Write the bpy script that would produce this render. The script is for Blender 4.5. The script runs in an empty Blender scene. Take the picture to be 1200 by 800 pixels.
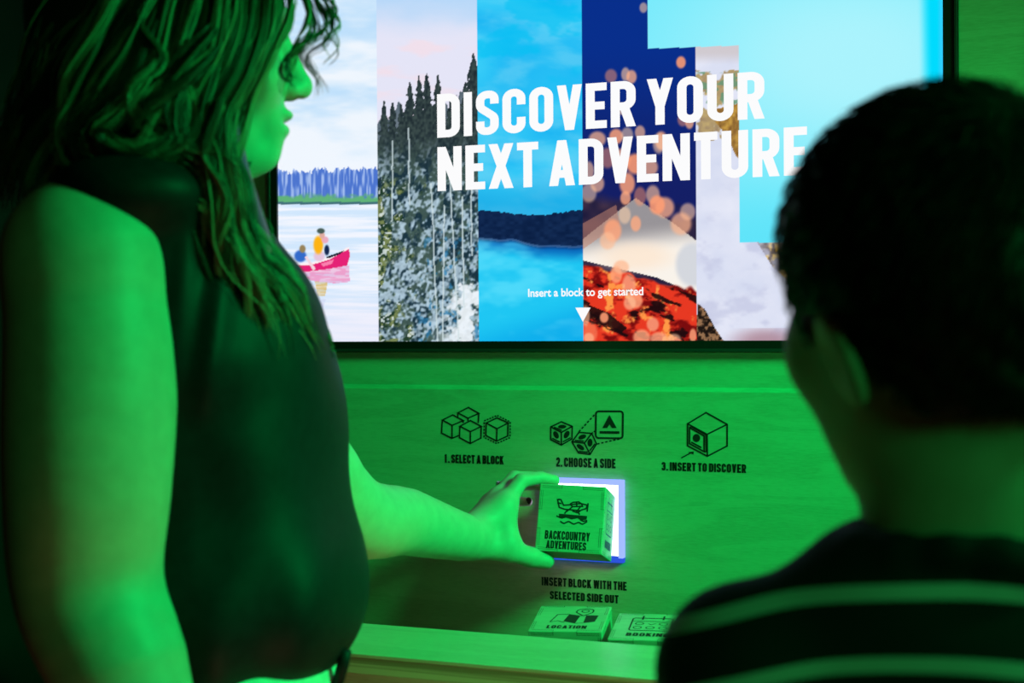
import bpy, bmesh, math, random
import numpy as np
from mathutils import Vector, Matrix

random.seed(7)
RNG = np.random.default_rng(7)
SC = bpy.context.scene
COL = SC.collection

# ------------------------------------------------------------------ camera
FPX, CAM_D, CAM_H = 1650.0, 1.9, 1.27
YAW, ROLL, HZ = math.radians(21.0), 0.006, 385.0
_fw = np.array([-math.sin(YAW), math.cos(YAW), 0.0])
_rt = np.array([math.cos(YAW), math.sin(YAW), 0.0])
_up = np.array([0, 0, 1.0])
_p = math.atan((400 - HZ) / FPX)
AF = _fw * math.cos(_p) - _up * math.sin(_p)
_u2 = _up * math.cos(_p) + _fw * math.sin(_p)
AR = _rt * math.cos(ROLL) - _u2 * math.sin(ROLL)
AU = _u2 * math.cos(ROLL) + _rt * math.sin(ROLL)
CAM = np.array([0.0, -CAM_D, CAM_H])

cd = bpy.data.cameras.new('camera')
cam = bpy.data.objects.new('camera', cd)
COL.objects.link(cam)
cd.sensor_width = 36.0
cd.lens = 36.0 * FPX / 1200.0
cd.clip_start = 0.02
cam.matrix_world = Matrix(((AR[0], AU[0], -AF[0], CAM[0]), (AR[1], AU[1], -AF[1], CAM[1]),
                           (AR[2], AU[2], -AF[2], CAM[2]), (0, 0, 0, 1)))
cd.dof.use_dof = True
cd.dof.focus_distance = 1.88
cd.dof.aperture_fstop = 5.0
SC.camera = cam


def S(x, y, Z):
    """World point seen at photo pixel (x, y) at a distance of Z metres along the view."""
    return CAM + (AF + AR * ((x - 600) / FPX) + AU * ((400 - y) / FPX)) * Z


def W(x, y, Y=0.0):
    """World point on the vertical plane y = Y behind photo pixel (x, y)."""
    d = AF + AR * ((x - 600) / FPX) + AU * ((400 - y) / FPX)
    return CAM + d * ((Y - CAM[1]) / d[1])


def PX(P):
    d = np.asarray(P, float) - CAM
    z = d @ AF
    return 600 + FPX * (d @ AR) / z, 400 - FPX * (d @ AU) / z


# ------------------------------------------------------------------ light, world, exposure
w = bpy.data.worlds.new('world')
SC.world = w
w.use_nodes = True
w.node_tree.nodes['Background'].inputs[0].default_value = (1.0, 0.72, 0.22, 1)
w.node_tree.nodes['Background'].inputs[1].default_value = 0.012
SC.view_settings.view_transform = 'Standard'
SC.view_settings.look = 'None'
SC.view_settings.exposure = 0.0
SC.view_settings.gamma = 1.0
SC.view_settings.use_curve_mapping = False


def lamp(name, kind, loc, aim, power, color, size=0.2, **kw):
    d = bpy.data.lights.new(name, kind)
    d.energy = power
    d.color = color
    if kind == 'AREA':
        d.shape = 'RECTANGLE'
        d.size = size
        d.size_y = kw.pop('size_y', size)
    else:
        d.shadow_soft_size = size
    for k, v in kw.items():
        setattr(d, k, v)
    o = bpy.data.objects.new(name, d)
    COL.objects.link(o)
    o.location = loc
    o.rotation_euler = (Vector(aim) - Vector(loc)).to_track_quat('-Z', 'Y').to_euler()
    return o


GREEN = (0.0, 1.0, 0.19)
lamp('green_stage_lamp', 'SPOT', (0.90, -0.64, 1.95), (-0.40, -0.42, 1.18), 250, GREEN, 0.22,
     spot_size=math.radians(62), spot_blend=1.0)
lamp('green_side_lamp', 'AREA', (1.10, -2.3, 1.60), (-0.1, -1.05, 1.25), 4, GREEN, 0.3)
lamp('warm_floor_lamp', 'AREA', (-0.30, -1.05, 0.30), (-0.62, -0.45, 1.05), 1.0, (1.0, 0.62, 0.30), 0.3)


# ------------------------------------------------------------------ object helpers
def tag(o, label=None, cat=None, group=None, kind=None):
    if label: o['label'] = label
    if cat: o['category'] = cat
    if group: o['group'] = group
    if kind: o['kind'] = kind
    return o


def empty(name, loc, rot=None):
    o = bpy.data.objects.new(name, None)
    o.empty_display_size = 0.05
    COL.objects.link(o)
    o.location = loc
    if rot is not None: o.rotation_euler = rot
    return o


def link(name, me, mats, parent=None, smooth=False):
    o = bpy.data.objects.new(name, me)
    COL.objects.link(o)
    for m in (mats if isinstance(mats, (list, tuple)) else [mats]):
        me.materials.append(m)
    if smooth:
        me.polygons.foreach_set('use_smooth', np.ones(len(me.polygons), bool))
    if parent is not None:
        o.parent = parent
        bpy.context.view_layer.update()
        o.matrix_parent_inverse = parent.matrix_world.inverted()
    return o


def fast_mesh(name, V, Fq):
    """Mesh from a vertex array and an (n,4) or (n,3) face array."""
    me = bpy.data.meshes.new(name)
    V = np.asarray(V, np.float32)
    Fq = np.asarray(Fq, np.int32)
    k = Fq.shape[1]
    me.vertices.add(len(V))
    me.vertices.foreach_set('co', V.ravel())
    me.loops.add(Fq.size)
    me.loops.foreach_set('vertex_index', Fq.ravel())
    me.polygons.add(len(Fq))
    me.polygons.foreach_set('loop_start', np.arange(0, Fq.size, k, dtype=np.int32))
    me.update(calc_edges=True)
    me.validate()
    return me


class MB:
    """Collects boxes, polygons and tubes into one mesh."""
    def __init__(self):
        self.v, self.f, self.m = [], [], []

    def add(self, vs, fs, mi=0):
        b = len(self.v)
        self.v += [tuple(map(float, p)) for p in vs]
        for f in fs:
            self.f.append(tuple(b + i for i in f))
            self.m.append(mi)

    def box(self, lo, hi, mi=0):
        (a, b, c), (d, e, f) = lo, hi
        self.add([(a, b, c), (d, b, c), (d, e, c), (a, e, c), (a, b, f), (d, b, f), (d, e, f), (a, e, f)],
                 [(0, 3, 2, 1), (4, 5, 6, 7), (0, 1, 5, 4), (1, 2, 6, 5), (2, 3, 7, 6), (3, 0, 4, 7)], mi)

    def prism(self, prof, x0, x1, mi=0):
        """Extrude a (y, z) profile along x."""
        n = len(prof)
        self.add([(x0, y, z) for y, z in prof] + [(x1, y, z) for y, z in prof],
                 [tuple(range(n))[::-1], tuple(range(n, 2 * n))] +
                 [(i, (i + 1) % n, n + (i + 1) % n, n + i) for i in range(n)], mi)

    def build(self, name, mats, parent=None, bevel=0.0, smooth=False, seg=2):
        me = bpy.data.meshes.new(name)
        me.from_pydata(self.v, [], self.f)
        me.polygons.foreach_set('material_index', np.array(self.m, np.int32))
        bm = bmesh.new()
        bm.from_mesh(me)
        bmesh.ops.recalc_face_normals(bm, faces=bm.faces)
        if bevel:
            bmesh.ops.bevel(bm, geom=list(bm.edges), offset=bevel, segments=seg, profile=0.5, affect='EDGES',
                            clamp_overlap=True)
        bm.to_mesh(me)
        bm.free()
        return link(name, me, mats, parent, smooth)


# ------------------------------------------------------------------ materials
def mat(name, rgb, rough=0.5, metal=0.0, spec=0.5, sheen=0.0, sss=0.0):
    m = bpy.data.materials.new(name)
    m.use_nodes = True
    b = m.node_tree.nodes['Principled BSDF']
    b.inputs['Base Color'].default_value = (*rgb, 1)
    b.inputs['Roughness'].default_value = rough
    b.inputs['Metallic'].default_value = metal
    b.inputs['Specular IOR Level'].default_value = spec
    if sheen: b.inputs['Sheen Weight'].default_value = sheen
    if sss:
        b.inputs['Subsurface Weight'].default_value = sss
        b.inputs['Subsurface Radius'].default_value = (0.01, 0.004, 0.002)
        b.inputs['Subsurface Scale'].default_value = 0.4
    return m


def noise_mix(m, c1, c2, scale, stretch=(1, 1, 1), detail=4, bump=0.0, lo=0.35, hi=0.65, coord='Object'):
    nt = m.node_tree
    N, L = nt.nodes, nt.links
    b = N['Principled BSDF']
    tc = N.new('ShaderNodeTexCoord')
    mp = N.new('ShaderNodeMapping')
    mp.inputs['Scale'].default_value = stretch
    L.new(tc.outputs[coord], mp.inputs[0])
    n = N.new('ShaderNodeTexNoise')
    n.inputs['Scale'].default_value = scale
    n.inputs['Detail'].default_value = detail
    L.new(mp.outputs[0], n.inputs['Vector'])
    r = N.new('ShaderNodeValToRGB')
    r.color_ramp.elements[0].position = lo
    r.color_ramp.elements[1].position = hi
    r.color_ramp.elements[0].color = (*c1, 1)
    r.color_ramp.elements[1].color = (*c2, 1)
    L.new(n.outputs['Fac'], r.inputs[0])
    L.new(r.outputs[0], b.inputs['Base Color'])
    if bump:
        bp = N.new('ShaderNodeBump')
        bp.inputs['Strength'].default_value = bump
        bp.inputs['Distance'].default_value = 0.002
        L.new(n.outputs['Fac'], bp.inputs['Height'])
        L.new(bp.outputs[0], b.inputs['Normal'])
    return m


def wood(name, c1, c2, grain_axis='x'):
    """Pale birch plywood: long wavering grain with fine pores."""
    m = mat(name, c1, 0.42, spec=0.35)
    nt = m.node_tree
    N, L = nt.nodes, nt.links
    b = N['Principled BSDF']
    tc = N.new('ShaderNodeTexCoord')
    mp = N.new('ShaderNodeMapping')
    mp.inputs['Scale'].default_value = (1.2, 6, 9) if grain_axis == 'x' else (9, 6, 1.2)
    mp.inputs['Rotation'].default_value = (0, math.radians(4), 0)
    L.new(tc.outputs['Object'], mp.inputs[0])
    n1 = N.new('ShaderNodeTexNoise')
    n1.inputs['Scale'].default_value = 2.2
    n1.inputs['Detail'].default_value = 5
    n1.inputs['Distortion'].default_value = 1.2
    L.new(mp.outputs[0], n1.inputs['Vector'])
    mul = N.new('ShaderNodeMath')
    mul.operation = 'MULTIPLY'
    mul.inputs[1].default_value = 26
    L.new(n1.outputs['Fac'], mul.inputs[0])
    sn = N.new('ShaderNodeMath')
    sn.operation = 'SINE'
    L.new(mul.outputs[0], sn.inputs[0])
    n2 = N.new('ShaderNodeTexNoise')
    n2.inputs['Scale'].default_value = 60
    n2.inputs['Detail'].default_value = 3
    L.new(mp.outputs[0], n2.inputs['Vector'])
    ad = N.new('ShaderNodeMath')
    ad.operation = 'MULTIPLY_ADD'
    ad.inputs[1].default_value = 0.16
    L.new(sn.outputs[0], ad.inputs[0])
    L.new(n2.outputs['Fac'], ad.inputs[2])
    r = N.new('ShaderNodeValToRGB')
    r.color_ramp.elements[0].position = 0.2
    r.color_ramp.elements[1].position = 0.7
    r.color_ramp.elements[0].color = (*c2, 1)
    r.color_ramp.elements[1].color = (*c1, 1)
    L.new(ad.outputs[0], r.inputs[0])
    L.new(r.outputs[0], b.inputs['Base Color'])
    return m


def emit(name, rgb, s=1.0):
    m = bpy.data.materials.new(name)
    m.use_nodes = True
    nt = m.node_tree
    nt.nodes.clear()
    e = nt.nodes.new('ShaderNodeEmission')
    e.inputs[0].default_value = (*rgb, 1)
    e.inputs[1].default_value = s
    o = nt.nodes.new('ShaderNodeOutputMaterial')
    nt.links.new(e.outputs[0], o.inputs[0])
    return m


M_BIRCH = wood('birch_plywood', (0.60, 0.50, 0.34), (0.50, 0.40, 0.26))
M_BLOCK = wood('block_birch', (0.56, 0.47, 0.34), (0.47, 0.39, 0.28))
M_PLY = noise_mix(mat('ply_edge', (0.4, 0.3, 0.2), 0.6), (0.30, 0.20, 0.11), (0.62, 0.48, 0.30), 1.0, (2, 2, 190), 2, lo=.42, hi=.58)
M_INK = mat('black_ink', (0.006, 0.008, 0.006), 0.55)
M_INK2 = mat('engraved_ink', (0.02, 0.015, 0.01), 0.7)
M_BLUEINK = mat('blue_ink', (0.01, 0.05, 0.22), 0.6)
M_TV = mat('tv_black', (0.012, 0.013, 0.014), 0.25)
M_DARKWALL = noise_mix(mat('dark_paint', (0.005, 0.005, 0.005), 0.9, spec=.1), (0.004, 0.004, 0.004), (0.006, 0.006, 0.006), 8)
M_FLOOR = noise_mix(mat('floor_vinyl', (0.05, 0.045, 0.04), 0.6), (0.04, 0.036, 0.03), (0.07, 0.06, 0.05), 5)
M_CEIL = noise_mix(mat('ceiling_paint', (0.05, 0.05, 0.05), 0.9), (0.04, 0.04, 0.04), (0.06, 0.06, 0.06), 6)

# ------------------------------------------------------------------ stroke lettering
CAPW = dict(A=.50, B=.46, C=.46, D=.47, E=.40, G=.46, H=.48, I=.18, K=.48, L=.38, N=.50, O=.47, P=.45, R=.47, S=.46,
            T=.42, U=.47, V=.48, W=.68, X=.49, Y=.48)
CAPW.update({'1': .28, '2': .44, '3': .44, '.': .16, ' ': .06})


def fillet(pts, closed=False, n=6):
    out = []
    L = len(pts)
    for i, p in enumerate(pts):
        r = p[2] if len(p) > 2 else 0
        p2 = np.array(p[:2], float)
        if r == 0 or (not closed and i in (0, L - 1)):
            out.append(p2)
            continue
        a = np.array(pts[i - 1][:2], float)
        b = np.array(pts[(i + 1) % L][:2], float)
        u, v = a - p2, b - p2
        la, lb = np.linalg.norm(u), np.linalg.norm(v)
        u, v = u / la, v / lb
        ang = math.acos(max(-1, min(1, float(u @ v))))
        d = min(r / math.tan(ang / 2), la * .5, lb * .5)
        rr = d * math.tan(ang / 2)
        c = p2 + (u + v) / np.linalg.norm(u + v) * rr / math.sin(ang / 2)
        s, e = p2 + u * d - c, p2 + v * d - c
        a0, a1 = math.atan2(s[1], s[0]), math.atan2(e[1], e[0])
        da = (a1 - a0 + math.pi) % (2 * math.pi) - math.pi
        for k in range(n + 1):
            t = a0 + da * k / n
            out.append(c + rr * np.array([math.cos(t), math.sin(t)]))
    return out


def stroke(pts, t, closed=False):
    """Thick polyline with mitred joints -> list of quads (each four 2-D points)."""
    P = [np.array(p[:2], float) for p in pts]
    P = [p for i, p in enumerate(P) if i == 0 or np.linalg.norm(p - P[i - 1]) > 1e-6]
    if closed and np.linalg.norm(P[0] - P[-1]) < 1e-6: P.pop()
    n = len(P)
    Ls, Rs = [], []
    for i in range(n):
        d1 = P[i] - P[i - 1] if (i > 0 or closed) else None
        d2 = P[(i + 1) % n] - P[i] if (i < n - 1 or closed) else None
        if d1 is None: d1 = d2
        if d2 is None: d2 = d1
        d1 = d1 / np.linalg.norm(d1)
        d2 = d2 / np.linalg.norm(d2)
        n1, n2 = np.array([-d1[1], d1[0]]), np.array([-d2[1], d2[0]])
        m = n1 + n2
        q = np.linalg.norm(m)
        m = n1 if q < .2 else m / q
        k = t / 2 / max(.4, float(m @ n1))
        Ls.append(P[i] + m * k)
        Rs.append(P[i] - m * k)
    return [[Ls[i], Rs[i], Rs[(i + 1) % n], Ls[(i + 1) % n]] for i in range(n if closed else n - 1)]


def disc(cx, cy, rx, ry=None, n=20):
    ry = ry or rx
    return [np.array([cx + rx * math.cos(2 * math.pi * i / n), cy + ry * math.sin(2 * math.pi * i / n)]) for i in range(n)]


def diag(xa, ya, xb, yb, t):
    h = t / 2 * math.hypot(xb - xa, yb - ya) / abs(yb - ya)
    return [np.array(p) for p in ((xa - h, ya), (xa + h, ya), (xb + h, yb), (xb - h, yb))]


def glyph(ch, t):
    w = CAPW[ch]
    a, b, y0, y1 = t / 2, w - t / 2, t / 2, 1 - t / 2
    r = .17
    S_ = lambda pts, c=False: stroke(fillet(pts, c), t, c)
    V = lambda x: S_([(x, 0), (x, 1)])
    Hh = lambda y, x0=0, x1=w: S_([(x0, y), (x1, y)])
    if ch == ' ': return []
    if ch == '.': return S_([(w / 2 - t * .5, t / 2), (w / 2 + t * .5, t / 2)])
    if ch == 'I': return V(w / 2)
    if ch == 'L': return V(a) + Hh(y0)
    if ch == 'E': return V(a) + Hh(y0) + Hh(y1) + Hh(.5, 0, w * .9)
    if ch == 'T': return V(w / 2) + Hh(y1)
    if ch == 'H': return V(a) + V(b) + Hh(.5)
    if ch == 'N': return V(a) + V(b) + [diag(a, 1, b, 0, t * .95)]
    if ch == 'D': return S_([(a, y0), (b, y0, r), (b, y1, r), (a, y1)], True)
    if ch == 'O': return S_([(a, y0, r), (b, y0, r), (b, y1, r), (a, y1, r)], True)
    if ch == 'C': return S_([(b, .36), (b, y0, r), (a, y0, r), (a, y1, r), (b, y1, r), (b, .64)])
    if ch == 'G': return S_([(w * .5, .45), (b, .45), (b, y0, r), (a, y0, r), (a, y1, r), (b, y1, r), (b, .66)])
    if ch == 'S': return S_([(a, .31), (a, y0, r), (b, y0, r), (b, .40, .13), (a, .62, .13), (a, y1, r), (b, y1, r), (b, .70)])
    if ch == 'U': return S_([(a, 1), (a, y0, r), (b, y0, r), (b, 1)])
    if ch == 'P': return V(a) + S_([(a, y1), (b, y1, r), (b, .42, r), (a, .42)])
    if ch == 'R': return V(a) + S_([(a, y1), (b, y1, r), (b, .45, r), (a, .45)]) + [diag(w * .52, .47, b, 0, t)]
    if ch == 'B': return V(a) + S_([(a, y1), (b * .97, y1, .14), (b * .97, .53, .14), (a, .53)]) + \
        S_([(a, .53), (b, .53, .14), (b, y0, .14), (a, y0)])
    if ch == 'K': return V(a) + [diag(a, .36, b, 1, t), diag(w * .48, .55, b, 0, t)]
    if ch == 'A': return [diag(a, 0, w / 2, 1, t), diag(b, 0, w / 2, 1, t)] + S_([(w * .22, .26), (w * .78, .26)])
    if ch == 'V': return [diag(a, 1, w / 2, 0, t), diag(b, 1, w / 2, 0, t)]
    if ch == 'W': return [diag(a, 1, w * .28, 0, t * .9), diag(w / 2, 1, w * .28, 0, t * .8),
                          diag(w / 2, 1, w * .72, 0, t * .8), diag(b, 1, w * .72, 0, t * .9)]
    if ch == 'X': return [diag(a, 0, b, 1, t), diag(a, 1, b, 0, t)]
    if ch == 'Y': return [diag(a, 1, w / 2, .4, t), diag(b, 1, w / 2, .4, t)] + S_([(w / 2, 0), (w / 2, .45)])
    if ch == '1': return S_([(w - t, 0), (w - t, 1)]) + [diag(0.02, .74, w - t, .93, t * .25)] + S_([(0, .80), (w - t, .90)])
    if ch == '2': return S_([(a, .68), (a, y1, r), (b, y1, r), (b, .55, .1), (a, .2, .05), (a, y0), (w, y0)])
    if ch == '3': return S_([(a, .70), (a, y1, r), (b, y1, r), (b, .53, .12), (w * .4, .53)]) + \
        S_([(w * .4, .53), (b, .53, .12), (b, y0, r), (a, y0, r), (a, .30)])
    return []


def text_polys(txt, x0, y0, width, height, t=.18, gap=.085, slant=0.0):
    tot = sum(CAPW[c] for c in txt) + gap * (len(txt) - 1)
    k = width / tot
    out, x = [], 0
    for c in txt:
        for q in glyph(c, t):
            out.append([np.array([x0 + (p[0] + x + slant * p[1]) * k, y0 + p[1] * height]) for p in q])
        x += CAPW[c] + gap
    return out


def put_polys(mb, polys, o, ux, uy, off=0.0, mi=0, thick=0.0):
    """2-D polygons onto the plane with origin o and axes ux, uy."""
    o, ux, uy = (np.asarray(q, float) for q in (o, ux, uy))
    nz = np.cross(ux, uy)
    nz = nz / np.linalg.norm(nz)
    for q in polys:
        vs = [o + ux * p[0] + uy * p[1] + nz * off for p in q]
        n = len(vs)
        mb.add(vs, [tuple(range(n))], mi)


def print_mesh(name, polys, o, ux, uy, material, parent, off=0.0004):
    mb = MB()
    put_polys(mb, polys, o, ux, uy, off)
    me = bpy.data.meshes.new(name)
    me.from_pydata(mb.v, [], mb.f)
    # make every face look along the print's own normal
    nz = Vector(np.cross(ux, uy))
    bm = bmesh.new()
    bm.from_mesh(me)
    bm.normal_update()
    for f in bm.faces:
        if f.normal.dot(nz) < 0: f.normal_flip()
    bm.to_mesh(me)
    bm.free()
    return link(name, me, material, parent)


# ------------------------------------------------------------------ the room
RX0, RX1, RY0, RY1, RZ = -1.38, 1.6, -3.2, 0.12, 2.75
fl = MB(); fl.box((RX0, RY0, -.05), (RX1, RY1, 0)); tag(fl.build('floor', M_FLOOR), 'dark floor of the exhibit room', 'floor', kind='structure')
cl = MB(); cl.box((RX0, RY0, RZ), (RX1, RY1, RZ + .05)); tag(cl.build('ceiling', M_CEIL), 'dark ceiling of the exhibit room', 'ceiling', kind='structure')
wl = MB(); wl.box((RX0 - .05, RY0, 0), (RX0, RY1, RZ)); tag(wl.build('wall_left', M_DARKWALL), 'black painted wall behind the woman', 'wall', kind='structure')

# television opening and panels
TX0, TX1, TZ0, TZ1 = -1.1142, -0.1310, 1.2520, 1.8050      # lit picture
BZ = 0.0150                                                # bezel width
OX0, OX1, OZ0, OZ1 = TX0 - BZ - .001, TX1 + BZ + .004, TZ0 - BZ - .001, TZ1 + BZ + .001
SEAM = float(W(660, 452.5)[2])
UY = 0.006                                                 # upper panel lies a little deeper than the lower one
wb = MB()
wb.box((RX0, UY, OZ1), (RX1, RY1, RZ))
wb.box((RX0, UY, SEAM), (OX0, RY1, OZ1))
wb.box((OX1, UY, SEAM), (RX1, RY1, OZ1))
wb.box((OX0, UY, SEAM), (OX1, RY1, OZ0))
wb.box((OX0, .10, OZ0), (OX1, RY1, OZ1))
wall = tag(wb.build('wall_back', M_BIRCH), 'birch plywood wall around the screen', 'wall', kind='structure')

SX0, SX1, SZ0, SZ1 = -0.6780, -0.5610, 0.9405, 1.0571      # square opening
lp = MB()
def lbox(x0, x1, z0, z1):
    lp.box((x0, 0, z0), (x1, RY1, z1))
lbox(RX0, SX0, 0, SEAM - .006); lbox(SX1, RX1, 0, SEAM - .006); lbox(SX0, SX1, 0, SZ0); lbox(SX0, SX1, SZ1, SEAM - .006)
lp.prism([(0, SEAM - .006), (UY, SEAM), (RY1, SEAM), (RY1, SEAM - .006)], RX0, RX1)
panel = tag(lp.build('instruction_panel', M_BIRCH, wall), 'birch board with black printed instructions')

# glowing insertion slot
M_GLOWBAND = emit('slot_edge_glow', (0.22, 0.30, 1.0), 1.7)
M_GLOW = emit('slot_glow', (0.76, 0.72, 1.0), 10.0)
M_GLOWBLUE = emit('slot_edge_blue', (0.03, 0.10, 0.80), 0.9)
sl = MB()
bw = .0072
e = .0006
for x0, x1, z0, z1 in ((SX0 + e, SX1 - e, SZ1 - bw, SZ1 - e), (SX0 + e, SX1 - e, SZ0 + e, SZ0 + bw),
                       (SX0 + e, SX0 + bw, SZ0 + bw, SZ1 - bw), (SX1 - bw, SX1 - e, SZ0 + bw, SZ1 - bw)):
    sl.box((x0, -.009, z0), (x1, .010, z1), 3 if (z1 < SZ0 + .02 or x1 < SX0 + .02) else 0)
ix0, ix1, iz0, iz1 = SX0 + bw, SX1 - bw, SZ0 + bw, SZ1 - bw
dp = .095
sv_ = [(ix0, .009, iz0), (ix1, .009, iz0), (ix1, .009, iz1), (ix0, .009, iz1), (ix0, dp, iz0), (ix1, dp, iz0), (ix1, dp, iz1), (ix0, dp, iz1)]
sl.add(sv_, [(1, 2, 6, 5), (2, 3, 7, 6)], 1)
sl.add(sv_, [(0, 1, 5, 4), (3, 0, 4, 7), (4, 5, 6, 7)], 2)
tag(sl.build('light_slot', [M_GLOWBAND, M_GLOW, mat('slot_liner', (.8, .8, .82), .5), M_GLOWBLUE], panel), 'square slot glowing lavender white')

# ------------------------------------------------------------------ printed instructions (all on the panel's face)
PXU, PZU = np.array([1.0, 0, 0]), np.array([0, 0, 1.0])
def wpt(x, y):
    p = W(x, y)
    return np.array([p[0], p[2]])
PO = np.zeros(3)
def cap(txt, xa, ya0, ya1, xb, t=.2):
    """A caption whose cap height runs from photo row ya1 (base) to ya0 (top) at its left end."""
    a = wpt(xa, ya1); b = wpt(xa, ya0); c = wpt(xb, ya1)
    return text_polys(txt, a[0], a[1], c[0] - a[0], b[1] - a[1], t)
def zp(sx, sy, ox, oy, k):          # a point read in an enlarged view of the photo
    return tuple(wpt(ox + sx / k, oy + sy / k))
def poly(pts, t, closed=False):
    return stroke([np.array(p) for p in pts], t, closed)
def dashes(pts, t, n, duty=.55):
    out = []
    P = [np.array(p) for p in pts]
    for a, b in zip(P[:-1], P[1:]):
        for i in range(n):
            out += stroke([a + (b - a) * (i / n), a + (b - a) * ((i + duty) / n)], t)
    return out
LW = .0021
A = lambda x, y: zp(x, y, 500, 465, 5)
def cube(top, rt, bot, lf, mid, rt_low, lf_low, low, hide=()):
    c = [poly([top, rt, mid, lf], LW, True)]
    c.append(poly([rt, rt_low, low, lf_low, lf], LW)); c.append(poly([mid, low], LW))
    return sum(c, [])
ic1 = []
ic1 += poly([A(93,135), A(154,105), A(216,138), A(150,166)], LW, True) + poly([A(93,135), A(88,211), A(150,242), A(192,224)], LW) + poly([A(150,166), A(150,242)], LW) + poly([A(216,138), A(214,152)], LW)
ic1 += poly([A(184,93), A(245,61), A(307,96), A(243,124)], LW, True) + poly([A(184,93), A(183,118)], LW) + poly([A(307,96), A(303,152)], LW) + poly([A(243,124), A(243,140)], LW)
ic1 += poly([A(196,171), A(258,138), A(321,172), A(257,203)], LW, True) + poly([A(196,171), A(193,238), A(257,272), A(319,240), A(321,172)], LW) + poly([A(257,203), A(257,272)], LW)
ic1 += poly([A(350,152), A(413,122), A(478,152), A(413,186)], LW, True) + poly([A(350,152), A(348,225), A(411,258), A(476,228), A(478,152)], LW) + poly([A(413,186), A(411,258)], LW)
ic1 += dashes([A(338,140), A(414,108), A(491,146), A(489,238), A(411,272), A(337,236), A(338,140)], LW, 5, .6)
ic1 += cap('1. SELECT A BLOCK', 522, 532, 542, 590.5)
tag(print_mesh('printed_instruction', ic1, PO, PXU, PZU, M_INK, panel), 'black line drawing of four cubes above the words 1. SELECT A BLOCK')

def pd(pts):                                   # filled polygon
    return [[np.array(p) for p in pts]]
def face_disc(c, u, v, r, n=18):
    return [[np.array(c) + np.array(u) * (r * math.cos(2*math.pi*i/n)) + np.array(v) * (r * math.sin(2*math.pi*i/n)) for i in range(n)]]
def die(tp, rt, md, lf, ll, lo, rl):
    o = poly([tp, rt, rl, lo, ll, lf], LW, True) + poly([lf, md, rt], LW) + poly([md, lo], LW)
    tp, rt, md, lf, ll, lo, rl = (np.array(q) for q in (tp, rt, md, lf, ll, lo, rl))
    for c0, u, v in (((tp+md)/2, (rt-tp), (lf-tp)), ((lf+lo)/2, (md-lf), (ll-lf)), ((md+rl)/2, (rt-md), (lo-md))):
        s = 1 if v[1] > 0 else -1
        o += face_disc(c0 - v*.08*(1 if v[1] < 0 else 1), u, v, .27)
        o += stroke([c0 + v*.33 - u*.36, c0 + v*.33 + u*.36], LW * .9)
    return o
ic2 = die(A(790,145), A(854,172), A(790,207), A(728,175), A(728,250), A(790,281), A(852,245))
ic2 += die(A(893,207), A(968,213), A(925,270), A(852,262), A(891,328), A(958,336), A(996,275))
ic2 += stroke(fillet([(*A(993,84), .004), (*A(1151,84), .004), (*A(1149,242), .004), (*A(991,240), .004)], True), LW * 1.25, True)
ic2 += pd([A(1072,105), A(1030,182), A(1058,182), A(1072,160)]) + pd([A(1072,105), A(1072,160), A(1086,182), A(1114,182)])
ic2 += stroke([A(1014,207), A(1130,208)], .0036)
ic2 += dashes([A(893,203), A(990,98)], LW, 6, .6) + dashes([A(968,213), A(992,196)], LW, 2, .6) + dashes([A(1000,275), A(1140,243)], LW, 6, .6)
ic2 += cap('2. CHOOSE A SIDE', 652, 535.5, 546.5, 721.5)
tag(print_mesh('printed_instruction', ic2, PO, PXU, PZU, M_INK, panel), 'black line drawing of two dice and a tent sign above the words 2. CHOOSE A SIDE')

B3 = lambda x, y: zp(x, y, 740, 465, 7.5)
ic3 = poly([B3(656,137), B3(842,240), B3(842,430), B3(668,520), B3(494,428), B3(494,235)], LW, True) + poly([B3(494,235), B3(666,328), B3(842,240)], LW) + poly([B3(666,328), B3(668,520)], LW)
ic3 += poly([B3(512,270), B3(640,342), B3(640,480), B3(512,410)], LW, True) + poly([B3(512,270), B3(526,262), B3(655,333), B3(658,480), B3(640,480)], LW * .8)
ic3 += pd(disc(*B3(572,360), .0052, .0056)) + stroke([B3(526,396), B3(616,444)], .0021)
ic3 += stroke([B3(438,536), B3(520,492)], .0018) + pd([B3(549,477), B3(497,485), B3(545,505)])
ic3 += cap('3. INSERT TO DISCOVER', 775.5, 541, 551, 874.5)
tag(print_mesh('printed_instruction', ic3, PO, PXU, PZU, M_INK, panel), 'black line drawing of a cube with an arrow above the words 3. INSERT TO DISCOVER')
ic4 = cap('INSERT BLOCK WITH THE', 635, 675.5, 685.5, 734.5) + cap('SELECTED SIDE OUT', 644.5, 692, 701.5, 725)
tag(print_mesh('printed_instruction', ic4, PO, PXU, PZU, M_INK, panel), 'black words INSERT BLOCK WITH THE SELECTED SIDE OUT below the slot')

# ------------------------------------------------------------------ counter: ledge, front, tilted tray
counter = tag(empty('plywood_counter', (-0.5, -.30, 0)), 'pale birch plywood counter ledge running below the instruction panel', 'counter')
CX0 = -1.16
LY0, LY1, LZ = -.487, -.336, .9050
lb = MB(); lb.box((CX0, LY0, LZ - .0035), (RX1, LY1, LZ), 0); lb.box((CX0, LY0 + .0004, LZ - .022), (RX1, LY1, LZ - .0035), 1)
lb.build('ledge_board', [M_BIRCH, M_PLY], counter)
fp = MB(); fp.box((CX0, LY0 + .012, .0), (RX1, LY0 + .030, LZ - .022)); fp.build('front_panel', M_BIRCH, counter)
ta = math.radians(8.347)
tr = MB()
def tray_z(y): return .8102 + (y + .3295) * math.tan(ta)
tr.prism([(-.336, tray_z(-.336)), (-.19, tray_z(-.19)), (-.19, tray_z(-.19) - .012), (-.336, tray_z(-.336) - .012)], CX0, RX1)
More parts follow.
